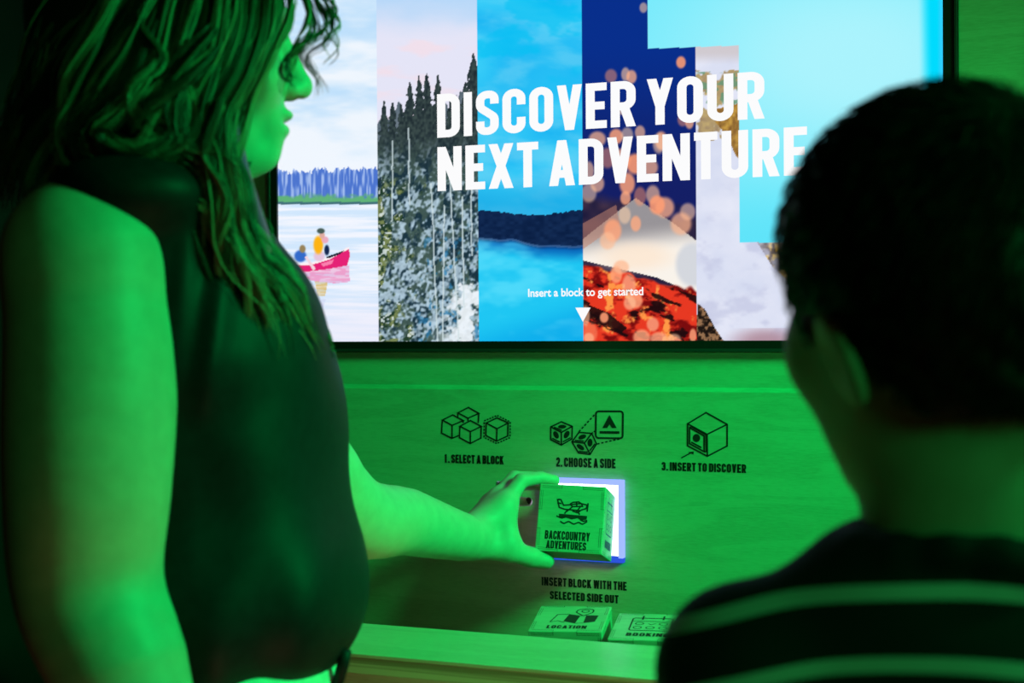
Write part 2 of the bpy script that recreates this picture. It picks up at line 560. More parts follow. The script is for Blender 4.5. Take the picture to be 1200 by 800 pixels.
tr.prism([(-.336, tray_z(-.336) - .012), (-.336, LZ - .022), (-.345, LZ - .022), (-.345, tray_z(-.336) - .012)], CX0, RX1)
tr.box((CX0, -.21, 0), (RX1, -.192, tray_z(-.21) - .012))
tr.build('block_tray', M_BIRCH, counter)

# ------------------------------------------------------------------ television
tv = tag(empty('television', (-.6226, .05, TZ0)), 'large black framed television showing DISCOVER YOUR NEXT ADVENTURE', 'television')
cs = MB(); cs.box((TX0 - BZ, .006, TZ0 - BZ), (TX1 + BZ + .003, .085, TZ1 + BZ)); cs.build('casing', M_TV, tv, bevel=.002)
bz = MB()
x0, x1, z0, z1 = TX0 - BZ, TX1 + BZ + .003, TZ0 - BZ, TZ1 + BZ
def bar(a, b, c, d):
    bz.box((a, -.004, b), (c, .012, d))
bar(x0, z0, x1, TZ0); bar(x0, TZ1, x1, z1); bar(x0, TZ0, TX0, TZ1); bar(TX1, TZ0, x1, TZ1)
bz.build('bezel', M_TV, tv)
rim = MB()                                     # thin polished lip around the frame
for a, b, c, d in ((x0, z0, x1, z0 + .004), (x0, z1 - .004, x1, z1), (x0, z0, x0 + .004, z1), (x1 - .004, z0, x1, z1)):
    rim.box((a, -.0065, b), (c, -.004, d))
rim.build('bezel_lip', mat('tv_lip', (0.03, 0.035, 0.036), 0.18), tv, bevel=.0006)


def lerp(a, b, t): return a + (b - a) * t
def rgb(*c): return np.array(c, float) / 255.
def ss(a, b, x):
    t = np.clip((x - a) / (b - a), 0, 1)
    return t * t * (3 - 2 * t)
def vnoise(x, y, seed):
    """Value noise on arrays."""
    xi, yi = np.floor(x).astype(int), np.floor(y).astype(int)
    fx, fy = x - xi, y - yi
    fx, fy = fx * fx * (3 - 2 * fx), fy * fy * (3 - 2 * fy)
    def h(a, b):
        n = (a * 374761393 + b * 668265263 + seed * 974634777) & 0x7fffffff
        n = ((n ^ (n >> 13)) * 1274126177) & 0x7fffffff
        return ((n ^ (n >> 16)) & 0xffff) / 65535.
    return lerp(lerp(h(xi, yi), h(xi + 1, yi), fx), lerp(h(xi, yi + 1), h(xi + 1, yi + 1), fx), fy)
def fbm(x, y, seed, o=4):
    v, a, t = 0, .5, 0
    for i in range(o):
        v = v + a * vnoise(x * 2 ** i, y * 2 ** i, seed + i); t += a; a *= .5
    return v / t


STEP = .00125
nx, nz_ = int((TX1 - TX0) / STEP) + 1, int((TZ1 - TZ0) / STEP) + 1
gx, gz = np.meshgrid(np.linspace(TX0, TX1, nx), np.linspace(TZ0, TZ1, nz_))
GV = np.stack([gx.ravel(), np.zeros(gx.size), gz.ravel()], 1)
X, Y = PX(GV)
wx = gx.ravel()
PIC = np.zeros((X.size, 3))
def put(mask, col, a=1.0):
    al = (np.asarray(mask, float) * a)[:, None]
    PIC[:] = PIC * (1 - al) + np.asarray(col) * al
def mixc(c1, c2, t): return c1 + (c2 - c1) * np.asarray(t)[:, None]
e1, e2, e3, e4 = -.9434, -.7812, -.6212, -.4566
P1, P2, P3, P4, P5 = wx < e1, (wx >= e1) & (wx < e2), (wx >= e2) & (wx < e3), (wx >= e3) & (wx < e4), wx >= e4

# strip 1: lake, burnt forest, red canoe with two paddlers
n = fbm(X / 60, Y / 18, 3)
sky = mixc(rgb(186, 220, 248), rgb(236, 243, 251), ss(.2, .85, n + (Y - 60) / 400))
sky = mixc(sky, rgb(238, 244, 252), ss(130, 200, Y) * .8)
put(P1, sky)
ridge = 207 - 6 * vnoise(X / 5, 0 * X, 5) - 5 * vnoise(X / 1.6, 0 * X, 6) - (X - 330) * .04
fo = mixc(rgb(76, 116, 205), rgb(160, 186, 236), ss(.35, .8, vnoise(X / 1.7, Y / 14, 8)))
put(P1 & (Y > ridge) & (Y < 240), fo)
gr = ss(226, 233, Y + 6 * vnoise(X / 4, Y / 3, 9) - 3)
put(P1 & (Y > 222) & (Y < 240), rgb(96, 176, 120), gr)
put(P1 & (Y > 236.5) & (Y < 239.5), rgb(60, 96, 120), .8)
wat = mixc(rgb(206, 228, 250), rgb(240, 243, 252), ss(.3, .7, fbm(X / 90, Y / 3.5, 12)))
wat = mixc(wat, rgb(232, 232, 248), ss(320, 390, Y) * .7)
put(P1 & (Y >= 239.5), wat)
def ell(cx, cy, rx, ry, soft=.25): return 1 - ss(1 - soft, 1 + soft, np.sqrt(((X - cx) / rx) ** 2 + ((Y - cy) / ry) ** 2))
def inpoly(pts):
    c = np.zeros(X.size, bool)
    for (xa, ya), (xb, yb) in zip(pts, pts[1:] + pts[:1]):
        if ya == yb: continue
        c ^= ((Y >= min(ya, yb)) & (Y < max(ya, yb)) & (X < xa + (Y - ya) * (xb - xa) / (yb - ya)))
    return c
rip = .55 + .45 * ss(.35, .6, vnoise(X / 6, Y / 1.6, 15))
put(P1 & inpoly([(340, 317), (409, 311), (410, 330), (394, 332), (372, 330), (350, 325)]), rgb(236, 140, 190), rip * .8)
put(P1 & inpoly([(369, 330), (384, 330), (381, 347), (372, 347)]), rgb(216, 178, 90), rip * .75)
put(P1 & inpoly([(372, 352), (382, 350), (378, 362), (374, 362)]), rgb(190, 190, 230), rip * .5)
put(P1 & inpoly([(332, 307), (345, 310), (364, 308), (385, 302), (409, 290), (410, 300), (407, 311), (385, 315), (362, 318), (338, 319)]), rgb(226, 34, 116))
put(P1 & inpoly([(376, 309), (391, 304), (389, 309), (379, 312)]), rgb(252, 150, 186), .8)
put(P1 & inpoly([(338, 309), (364, 308), (386, 301), (409, 289), (409, 291.5), (386, 304), (364, 310.5), (340, 311.5)]), rgb(250, 236, 240))
put(P1 & inpoly([(382, 301), (404, 293), (398, 298), (384, 303)]), rgb(20, 30, 50))
put(P1, rgb(226, 196, 220), ell(374, 300, 6.5, 6))
put(P1, rgb(250, 178, 22), ell(373, 287, 5.6, 10.5))
put(P1, rgb(232, 170, 190), ell(381, 281, 4, 4)); put(P1, rgb(20, 40, 80), ell(383, 293, 3, 6))
put(P1, rgb(222, 170, 160), ell(377.5, 275.5, 3.2, 4)); put(P1, rgb(70, 90, 84), ell(376, 270.5, 4.6, 3.2))
put(P1, rgb(52, 106, 200), ell(352, 300, 7, 7)); put(P1, rgb(150, 130, 90), ell(354.5, 291.5, 3.6, 4.6))
put(P1 & inpoly([(357, 301), (360, 300), (370, 315), (367, 317)]), rgb(240, 210, 220))

# strip 2: snowy pines under a pale pink sky
sk = mixc(rgb(176, 212, 246), rgb(226, 226, 244), ss(0, 60, Y + 20 * fbm(X / 40, Y / 20, 21)))
sk = mixc(sk, rgb(246, 218, 226), ss(.5, .75, fbm(X / 45, Y / 14, 23)) * ss(30, 50, Y) * .6)
put(P2, sk)
base = 132 + 16 * vnoise(X / 9, 0 * X, 25) - 26 * ss(495, 560, X) - 14 * vnoise(X / 2.2, 0 * X, 26)
put(P2 & (Y > base), mixc(rgb(96, 112, 124), rgb(58, 74, 84), vnoise(X / 2, Y / 9, 27)), .92)
for cx, ty, wd in ((480, 96, 9), (491, 88, 8), (500, 86, 9), (513, 88, 9), (470, 122, 8), (555, 62, 12), (545, 96, 8), (460, 120, 9), (528, 112, 8), (450, 118, 8), (536, 130, 8)):
    hw = np.clip((Y - ty) / 90, 0, 1) * wd * 1.6 + 1.0
    jag = .45 + .9 * vnoise(X / 2.0 + cx, Y / 3.0, 29 + cx)
    put(P2 & (Y > ty) & (np.abs(X - cx) < hw * jag), mixc(rgb(30, 42, 48), rgb(62, 78, 76), vnoise(X / 2, Y / 3, 31)))
dark = fbm(X / 7, Y / 11, 33)
snow = ss(.44, .72, vnoise(X / 2.9 + Y / 9, Y / 3.1 - X / 13, 35) * .42 + fbm(X / 7 + Y / 40, Y / 12, 36) * .62 + (Y - 250) / 1500) * .92
low = mixc(mixc(rgb(24, 50, 64), rgb(66, 90, 84), ss(.4, .6, dark)), rgb(192, 218, 236), snow)
put(P2, low, ss(150, 215, Y) * (.75 + .25 * vnoise(X / 3, Y / 3, 37)))
tl = ss(.46, .58, fbm(X / 13, Y / 15, 39) + (470 - X) / 160 - .08) * ss(205, 230, Y + 12 * vnoise(X / 5, Y / 5, 40))
pine = mixc(mixc(rgb(34, 60, 44), rgb(118, 132, 82), ss(.42, .6, fbm(X / 4, Y / 4, 41))), rgb(226, 236, 240), ss(.66, .76, vnoise(X / 2.6, Y / 2.2, 42)) * .8)
put(P2 & (X < 500), pine, tl)
put(P2, rgb(40, 120, 170), ss(.62, .74, fbm(X / 6, Y / 8, 43)) * ss(240, 300, Y) * ss(480, 500, X) * .7)
put(P2, rgb(240, 246, 252), ss(.55, .68, fbm(X / 14, Y / 12, 45) + (Y - 350) / 300) * ss(500, 540, X) * .9)
for cx, ty, by, lean in ((505, 215, 400, 7), (526, 200, 400, 10), (520, 240, 400, -2), (541, 230, 360, 3), (460, 165, 260, -3), (551, 170, 300, 2), (478, 150, 240, 2)):
    put(P2 & (Y > ty) & (Y < by) & (np.abs(X - cx - lean * (Y - ty) / 180 - 1.2 * vnoise(Y / 14, X * 0, cx)) < .9), rgb(206, 222, 226), .75)

# strip 3: turquoise evening lake
c3 = mixc(rgb(28, 180, 240), rgb(60, 206, 246), vnoise(X / 50, Y / 26, 51))
cl3 = ss(.36, .74, fbm(X / 52 + Y / 60, Y / 20 - X / 90, 53, 5))
c3 = mixc(c3, rgb(120, 210, 242), cl3 * .5)
c3 = mixc(c3, rgb(0, 190, 240), ss(.52, .7, fbm(X / 36, Y / 20, 54)) * ss(120, 60, Y) * .6)
c3 = mixc(c3, rgb(20, 160, 220), ss(200, 240, Y) * .55)
put(P3, c3)
hill = 251 - 5 * np.sin((X - 560) / 22) * ss(560, 600, X) + 9 * ss(600, 640, X) - 12 * ss(640, 690, X) - 3 * vnoise(X / 4, 0 * X, 55)
hill = 247 + 6 * ss(560, 625, X) - 6 * ss(630, 684, X) - 2 * vnoise(X / 3, 0 * X, 55)
put(P3 & (Y > hill), mixc(rgb(10, 30, 66), rgb(20, 44, 84), vnoise(X / 5, Y / 3, 56)))
refl = 282 + 9 * ss(590, 640, X) - 3 * vnoise(X / 14, 0 * X, 57)
lk = mixc(rgb(8, 96, 180), rgb(30, 196, 240), ss(0, 22, Y - refl))
lk = mixc(lk, rgb(96, 222, 250), ss(.45, .7, fbm(X / 60, Y / 26, 58)) * .7)
lk = mixc(lk, rgb(0, 150, 226), ss(360, 400, Y + (X - 620) * .3) * .5)
put(P3, lk, ss(-3, 5, Y - refl))
put(P3 & (np.abs(Y - refl) < 1.2), rgb(110, 140, 190), .35)

# strip 4: night camp with bokeh sparks
put(P4, mixc(rgb(8, 46, 138), rgb(20, 30, 100), ss(40, 240, Y)))
put(P4, mixc(rgb(28, 26, 60), rgb(70, 50, 70), vnoise(X / 12, Y / 12, 61)), ss(232, 250, Y + (X - 690) * -.18 + 20 * vnoise(X / 15, Y / 15, 62)))
tent = inpoly([(683, 280), (716, 254), (745, 232), (790, 262), (816, 282), (816, 345), (770, 325), (683, 305)])
put(P4 & tent, mixc(rgb(150, 146, 150), rgb(246, 240, 232), ss(262, 300, Y + (X - 750) * .12)))
put(P4 & inpoly([(683, 262), (722, 240), (726, 262), (683, 292)]), rgb(190, 130, 110), .55)
put(P4, rgb(250, 228, 206), ell(745, 300, 40, 16, .6) * .8)
put(P4, rgb(206, 210, 218), ell(812, 310, 20, 26, .2) * .9)
fire = Y - (302 + (X - 683) * .24 + 8 * vnoise(X / 9, Y / 9, 63))
fc = mixc(mixc(rgb(120, 12, 14), rgb(228, 56, 34), ss(.32, .55, fbm(X / 14, Y / 9, 64))), rgb(252, 150, 70), ss(.6, .74, fbm(X / 11, Y / 12, 65)))
put(P4, fc, ss(0, 4, fire))
put(P4, rgb(24, 10, 14), ss(.62, .70, fbm(X / 22 + Y / 40, (Y - X * .45) / 9, 67)) * ss(2, 6, fire) * .9)
put(P4 & inpoly([(683, 354), (712, 366), (735, 384), (728, 390), (683, 362)]), rgb(22, 12, 14), .85)
bk = [(716, 89, 7, 8), (733, 87, 5, 8), (740, 90, 6, 8), (798, 73, 5.5, 7), (754, 9, 4.5, 6), (700, 163, 10, 9), (722, 160, 8, 9), (735, 158, 7, 9), (750, 155, 6, 8), (775, 165, 7, 11),
      (712, 185, 9, 12), (690, 200, 6, 11), (728, 186, 11, 12), (745, 192, 11, 12), (772, 168, 7, 12), (762, 196, 9, 10), (735, 215, 9, 13), (690, 226, 9, 11), (700, 215, 8, 10),
      (733, 232, 6, 8), (750, 230, 7, 11), (765, 228, 8, 11), (779, 243, 11, 12), (770, 240, 9, 11), (806, 248, 9, 10), (798, 262, 12, 13), (718, 270, 10, 13), (732, 252, 7, 10), (712, 282, 9, 10), (745, 262, 6, 9),
      (800, 140, 6, 8), (730, 130, 5, 5), (808, 143, 5, 8), (722, 322, 7, 10), (737, 335, 8, 14), (728, 313, 9, 8), (745, 352, 8, 9), (765, 380, 7, 8), (738, 355, 7, 8), (752, 395, 10, 9), (692, 390, 8, 12), (686, 370, 5, 12), (690, 396, 6, 6), (708, 372, 5, 6), (790, 398, 8, 7), (772, 397, 10, 8), (812, 393, 4, 8)]
for i, (cx, cy, rx, ry) in enumerate(bk):
    t = (i * 37 % 10) / 10
    c = rgb(252, lerp(150, 214, t), lerp(108, 176, t))
    put(P4, c, ell(cx, cy, rx, ry, .25) * lerp(.5, .92, ((i * 53) % 10) / 10))

# strip 5: winter hot spring, half covered by the turquoise step shape
s5 = mixc(rgb(206, 213, 236), rgb(230, 232, 246), fbm(X / 30, Y / 24, 71))
put(P5, s5)
put(P5 & (Y < 75), rgb(206, 200, 206), ss(78, 60, Y))
gb = (Y > 82) & (Y < 165)
put(P5 & gb, mixc(rgb(150, 128, 104), rgb(202, 178, 116), fbm(X / 5, Y / 5, 73)), ss(.42, .55, fbm(X / 12, Y / 10, 74) + .05))
put(P5 & (Y > 84) & (Y < 130), rgb(98, 150, 120), ss(.5, .6, fbm(X / 10, Y / 7, 75)) * .8)
put(P5 & inpoly([(838, 128), (870, 120), (870, 190), (862, 182), (852, 160), (836, 140)]), mixc(rgb(110, 74, 40), rgb(214, 170, 76), fbm(X / 4, Y / 5, 76)))
put(P5 & inpoly([(886, 282), (925, 280), (925, 330), (905, 312)]), mixc(rgb(60, 40, 20), rgb(232, 178, 50), ss(.35, .65, fbm(X / 3.5, Y / 4, 77))))
put(P5, rgb(196, 200, 226), ss(.45, .75, fbm(X / 26, Y / 18, 78)) * ss(190, 260, Y) * .8)
put(P5 & inpoly([(817, 355), (826, 362), (838, 384), (850, 402), (817, 402)]), mixc(rgb(30, 22, 18), rgb(150, 112, 80), ss(.4, .65, fbm(X / 4, Y / 4, 79))))
put(P5 & (Y > 384), rgb(168, 128, 142), ell(897, 400, 34, 14, .7) * .8)
cy_ = mixc(rgb(112, 230, 248), rgb(168, 240, 250), ell(1000, 70, 190, 110, .8))
cy_ = mixc(cy_, rgb(60, 214, 242), ss(200, 290, Y) * .35)
cy_ = mixc(cy_, rgb(0, 216, 250), ss(1074, 1092, X - Y * .02))
cy_ = mixc(cy_, rgb(80, 200, 250), ss(1097, 1104, X) * .6)
put((wx > W(759.5, 30)[0]) & (Y < 57 - (X - 760) * .035) | (wx > W(866.5, 150)[0]) & (Y < 284), cy_)

lin = np.where(PIC <= .04045, PIC / 12.92, ((PIC + .055) / 1.055) ** 2.4)
ii = np.arange(nx * nz_).reshape(nz_, nx)
me = fast_mesh('screen', GV, np.stack([ii[:-1, :-1], ii[:-1, 1:], ii[1:, 1:], ii[1:, :-1]], -1).reshape(-1, 4))
ca = me.color_attributes.new('picture', 'FLOAT_COLOR', 'POINT')
ca.data.foreach_set('color', np.concatenate([lin, np.ones((len(lin), 1))], 1).astype(np.float32).ravel())
M_SCREEN = emit('screen_picture', (1, 1, 1), 1.03)
at = M_SCREEN.node_tree.nodes.new('ShaderNodeVertexColor')
at.layer_name = 'picture'
M_SCREEN.node_tree.links.new(at.outputs[0], M_SCREEN.node_tree.nodes['Emission'].inputs[0])
screen = link('screen', me, M_SCREEN, tv)

M_WHITE = emit('screen_white', (.97, .97, .98), 1.0)
for nm, txt, x0_, y0_, y1_, x1_ in (('headline', 'DISCOVER YOUR', 512.5, 110.5, 161.5, 896), ('headline', 'NEXT ADVENTURE', 513, 172.5, 224, 946)):
    a, b = wpt(x0_, y1_), wpt(x0_, y0_)
    xr = W(x1_, y1_ - 10)[0]
    hl = text_polys(txt, a[0], a[1], xr - a[0], b[1] - a[1], .172, .075)
    tag(print_mesh(nm, hl, PO, PXU, PZU, M_WHITE, screen), 'white words ' + txt)
print_mesh('arrow_mark', pd([wpt(674.4, 360.4), wpt(692.2, 360.2), wpt(683.2, 377)]), PO, PXU, PZU, M_WHITE, screen)


def font_mesh(txt, width, x, z, bold=.0):
    cu = bpy.data.curves.new('caption', 'FONT')
    cu.body = txt
    cu.size = 1
    cu.offset = bold
    ob = bpy.data.objects.new('caption', cu)
    COL.objects.link(ob)
    bpy.context.view_layer.update()
    m = bpy.data.meshes.new_from_object(ob.evaluated_get(bpy.context.evaluated_depsgraph_get()))
    bpy.data.objects.remove(ob)
    co = np.empty(len(m.vertices) * 3); m.vertices.foreach_get('co', co); co = co.reshape(-1, 3)
    k = width / np.ptp(co[:, 0])
    V = np.stack([x + (co[:, 0] - co[:, 0].min()) * k, np.full(len(co), -.0005), z + co[:, 1] * k * 1.04], 1)
    m.vertices.foreach_set('co', V.ravel())
    m.update()
    return m
a, b = W(619, 347.5), W(754, 347.5)
tag(link('prompt_text', font_mesh('Insert a block to get started', b[0] - a[0], a[0], a[2], .022), M_WHITE, screen), 'small white words Insert a block to get started')

# ------------------------------------------------------------------ wooden blocks
BS = .0905
def rect(x, y, w_, h_): return [[np.array(p) for p in ((x, y), (x + w_, y), (x + w_, y + h_), (x, y + h_))]]
def joints():
    """Laser-cut tab outlines along the four edges of one face, in units of the face."""
    o, t = [], .006
    for k in range(4):
        c, s = [(1, 0), (0, 1), (-1, 0), (0, -1)][k]
        rot = lambda q: [np.array([p[0] * c - p[1] * s, p[0] * s + p[1] * c]) for p in q]
        L = []
        for (xa, xb) in ((-.46, -.16), (.16, .46)) if k % 2 == 0 else ((-.40, -.12), (.16, .42)):
            L += stroke([(xa, -.445), (xb, -.445)], t) + stroke([(xa, -.470), (xb, -.470)], t)
            e_ = xb if xa < 0 else xa
            L += stroke([(e_, -.498), (e_, -.440)], t)
        o += [rot(q) for q in L]
    return o
def seaplane():
    o, t = [], .021
    cv = lambda P: [np.array([(x - 388) / 350 - .5 + .028, .5 - (y - 130) / 345]) for x, y in P]
    st = lambda P, c=False, tt=t: stroke(cv(P), tt, c)
    o += st([(490,208),(478,208),(490,248),(520,256),(600,258),(632,246),(636,228),(600,222),(540,232),(512,236),(496,208),(482,206)])
    o += st([(545,228),(560,218),(590,214),(606,224),(612,236),(560,240),(545,228)])
    o += st([(578,214),(582,236)]) + st([(640,218),(638,262)], tt=.022) + st([(478,224),(500,228)])
    o += st([(560,240),(530,268)]) + st([(600,240),(578,270)]) + st([(536,256),(520,278)]) + st([(560,262),(590,270),(604,258)]) + st([(590,262),(600,280)])
    o += [q for q in [cv([(492,280),(640,284),(638,302),(612,308),(590,298),(560,306),(530,298),(508,306),(492,298)])]]
    o += st([(478,292),(500,300),(520,292)]) + st(fillet([(500,318,12),(520,330,12),(545,316,12),(572,330,12),(598,318,12),(618,328,12),(642,312,5)]))
    o += st([(604,304),(622,312),(642,306)])
    o += text_polys('BACKCOUNTRY', -.365, -.318, .675, .128, .19, .07) + text_polys('ADVENTURES', -.335, -.455, .60, .118, .19, .07)
    return o
def location_icon():
    o = stroke([(-.26,-.16),(-.20,.14),(-.04,.16)], .015) + stroke([(-.26,-.16),(-.16,-.10),(-.06,-.17)], .012)
    o += [[np.array(p) for p in q] for q in ([(-.04,.16),(.12,.10),(.09,-.20),(-.08,-.12)], [(.20,.12),(.37,.12),(.35,-.12),(.20,-.18)])]
    o += stroke([(.12,.10),(.20,.12)], .012) + stroke([(.09,-.2),(.2,-.18)], .012)
    o += stroke(fillet([(.16,.10),(.04,.24,.06),(.06,.36,.09),(.18,.39,.1),(.28,.35,.09),(.27,.23,.06),(.16,.10)]), .020)
    o += stroke(disc(.165, .285, .05, .05), .016, True)
    return o + text_polys('LOCATION', -.27, -.40, .54, .12, .20, .09)
def booking_icon():
    o = stroke(fillet([(-.27,-.16,.04),(.27,-.16,.04),(.27,.31,.04),(-.27,.31,.04)], True), .020, True)
    o += stroke([(-.27,.19),(.27,.19)], .014)
    for x in (-.14, .14): o += stroke([(x,.25),(x,.40)], .026)
    for x, y in ((-.16,.10),(.16,.10),(-.17,-.05),(0,-.05),(.17,-.05)): o += stroke(disc(x, y, .055, .045, 12), .014, True)
    o += stroke([(-.04,.10),(0,.06),(.06,.12)], .012)
    return o + text_polys('BOOKING', -.28, -.37, .56, .12, .20, .09)
M_JOINT = mat('burnt_joint', (0.14, 0.09, 0.05), 0.7)
def wooden_block(label, M3, loc, faces):
    """faces: (which, polygons, ink, turn) for the printed sides."""
    root = empty('wooden_block', loc)
    root.matrix_world = Matrix.Translation(loc) @ M3.to_4x4()
    bpy.context.view_layer.update()
    tag(root, label, 'block')
    root['group'] = 'instruction blocks'
    b = MB(); h = BS / 2
    b.box((-h, -h, -h), (h, h, h))
    ob = b.build('body', [M_BLOCK, M_JOINT], None, bevel=.0012)
    ob.parent = root
    ax = {'front': ((0,-1,0),(1,0,0),(0,0,1)), 'right': ((1,0,0),(0,1,0),(0,0,1)), 'top': ((0,0,1),(1,0,0),(0,1,0)),
          'left': ((-1,0,0),(0,-1,0),(0,0,1)), 'bottom': ((0,0,-1),(1,0,0),(0,-1,0)), 'back': ((0,1,0),(-1,0,0),(0,0,1))}
    jm = MB()
    for k, (nn, u, v) in ax.items():
        put_polys(jm, joints(), np.array(nn) * (h + .0001), np.array(u) * BS, np.array(v) * BS, 0)
    bm = bmesh.new(); bm.from_mesh(ob.data)
    jv = [bm.verts.new(p) for p in jm.v]
    for f in jm.f:
        q = bm.faces.new([jv[i] for i in f]); q.material_index = 1
    bm.to_mesh(ob.data); bm.free()
    for which, polys, ink, turn in faces:
        nn, u, v = (np.array(q, float) for q in ax[which])
        for _ in range(turn): u, v = v, -u
        f = print_mesh('printed_icon', polys, nn * (h + .0003), u * BS, v * BS, ink, None, off=0)
        f.parent = root
    return root
def rodrigues(r):
    v = Vector(r)
    return Matrix.Rotation(v.length, 3, v.normalized())
held_rot = Matrix.Rotation(math.radians(3.2), 3, 'Z') @ rodrigues((-.265, .0228, .0875))
wooden_block('wooden cube printed BACKCOUNTRY ADVENTURES held in the woman\'s hand', held_rot, Vector((-.6098, -.0705, 1.0033)),
             (('front', seaplane(), M_INK2, 0), ('right', booking_icon(), M_BLUEINK, 0)))
tilt = Matrix.Rotation(ta, 3, 'X')
wooden_block('wooden cube printed LOCATION on top, left one behind the ledge', tilt @ Matrix.Rotation(math.radians(9.35), 3, 'Z'), Vector((-.5555, -.2504, .8678)),
             (('top', location_icon(), M_INK2, 0), ('front', seaplane(), M_INK2, 0)))
wooden_block('wooden cube printed BOOKING on top, beside the boy\'s shoulder', tilt @ Matrix.Rotation(math.radians(7.5), 3, 'Z'), Vector((-.4515, -.2588, .8666)),
             (('top', booking_icon(), M_INK2, 0), ('front', location_icon(), M_INK2, 0)))

# ------------------------------------------------------------------ smooth solid modelling for bodies and clothes
def cone(a, b, ra, rb):
    a, b = np.asarray(a, float), np.asarray(b, float)
    ab = b - a
    L2 = float(ab @ ab) + 1e-12
    def f(P):
        t = np.clip((P - a) @ ab / L2, 0, 1)
        return np.linalg.norm(P - a - t[:, None] * ab, axis=1) - (ra + (rb - ra) * t)
    return f
def ball(c, r): return cone(c, c, r, r)
def ellip(c, r, ax=None):
    c, r = np.asarray(c, float), np.asarray(r, float)
    ax = np.eye(3) if ax is None else np.asarray(ax, float)     # rows: local axes in world space
    def f(P):
        q = (P - c) @ ax.T
        k0 = np.linalg.norm(q / r, axis=1)
        k1 = np.linalg.norm(q / (r * r), axis=1)
        return k0 * (k0 - 1) / np.maximum(k1, 1e-9)
    return f
def smin(a, b, k):
    h = np.clip(.5 + .5 * (b - a) / k, 0, 1)
    return b + (a - b) * h - k * h * (1 - h)
def solid(prims, lo, hi, h, post=None):
    """prims: (function, blend, 'u' or 's').  Sparse surface nets -> vertices, quads."""
    lo, hi = np.asarray(lo, float), np.asarray(hi, float)
    B = 8
    H = B * h
    n = np.ceil((hi - lo) / H).astype(int)
    ci = np.stack(np.meshgrid(*[np.arange(k) for k in n], indexing='ij'), -1).reshape(-1, 3)
    cc = lo + (ci + .5) * H
    R = H * .87
    vals, comb = [], None
    for f, k, op in prims:
        v = f(cc)
        vals.append(v)
        if comb is None: comb = v.copy()
        elif op == 'u': comb = smin(comb, v, k)
        else: comb = -smin(-comb, v, k)
    act = np.abs(comb) < R * 1.25 + .004
    cb, comb = ci[act], comb[act]
    loc = np.stack(np.meshgrid(*[np.arange(B + 1)] * 3, indexing='ij'), -1).reshape(-1, 3)
    G = (cb[:, None, :] * B + loc[None]).astype(np.int64)
    Pn = lo + G * h
    D = np.full(Pn.shape[:2], 1.0)
    for (f, k, op), v in zip(prims, vals):
        v = v[act]
        rel = (v < np.maximum(comb, -R) + 2.4 * R + 2 * k) if op == 'u' else (v < 2 * R + 2 * k)
        if not rel.any(): continue
        q = f(Pn[rel].reshape(-1, 3)).reshape(rel.sum(), -1)
        D[rel] = smin(D[rel], q, k) if op == 'u' else -smin(-D[rel], q, k)
    if post is not None: D = D + post(Pn.reshape(-1, 3)).reshape(D.shape)
    D = D.reshape(-1, B + 1, B + 1, B + 1)
    cor = [(0,0,0),(1,0,0),(0,1,0),(1,1,0),(0,0,1),(1,0,1),(0,1,1),(1,1,1)]
    sub = lambda c: D[:, c[0]:B + c[0], c[1]:B + c[1], c[2]:B + c[2]]
    neg = sum((sub(c) < 0).astype(np.int8) for c in cor)
    m = (neg > 0) & (neg < 8)
    bi, x, y, z = np.nonzero(m)
    base = cb[bi] * B + np.stack([x, y, z], 1)
    dv = np.stack([D[bi, x + c[0], y + c[1], z + c[2]] for c in cor], 1)
    acc = np.zeros((len(bi), 3)); cnt = np.zeros(len(bi))
    for i, a in enumerate(cor):
        for j, b in enumerate(cor):
            if j <= i or sum(abs(p - q) for p, q in zip(a, b)) != 1: continue
            s = (dv[:, i] < 0) != (dv[:, j] < 0)
            t = np.where(s, dv[:, i] / np.where(s, dv[:, i] - dv[:, j], 1), 0)[:, None]
            acc += np.where(s[:, None], np.array(a) + t * (np.array(b) - np.array(a)), 0); cnt += s
    V = lo + (base + acc / cnt[:, None]) * h
    N = n * B + 4
    key = ((base[:, 0] + 1) * N[1] + base[:, 1] + 1) * N[2] + base[:, 2] + 1
    o = np.argsort(key)
    V, base, dv, key = V[o], base[o], dv[o], key[o]
    quads = []
    for axis in range(3):
        ci1 = [1, 2, 4][axis]
        s = (dv[:, 0] < 0) != (dv[:, ci1] < 0)
        u, v = [(1, 2), (2, 0), (0, 1)][axis]
        st = np.array([N[1] * N[2], N[2], 1])
        k0 = key[s]
        ids = []
        for du, dv_ in ((0, 0), (1, 0), (1, 1), (0, 1)):
            kk = k0 - du * st[u] - dv_ * st[v]
            p = np.clip(np.searchsorted(key, kk), 0, len(key) - 1)
            ids.append(np.where(key[p] == kk, p, -1))
        q = np.stack(ids, 1)
        fl_ = dv[s][:, 0] < 0
        q = np.where(fl_[:, None], q, q[:, ::-1])
        quads.append(q[(q >= 0).all(1)])
    Q = np.concatenate(quads)
    return V, Q
def relax(V, Q, n=1, a=.5):
    for _ in range(n):
        acc = np.zeros_like(V); c = np.zeros(len(V))
        for i in range(4):
            np.add.at(acc, Q[:, i], V[Q[:, (i + 1) % 4]] + V[Q[:, i - 1]]); np.add.at(c, Q[:, i], 2)
        V = V + a * (acc / np.maximum(c, 1)[:, None] - V) * (c > 0)[:, None]
    return V
def solid_obj(name, prims, lo, hi, h, mats, parent, post=None, sm=1):
    V, Q = solid(prims, lo, hi, h, post)
    if sm: V = relax(V, Q, sm)
    return link(name, fast_mesh(name, V, Q), mats, parent, smooth=True)
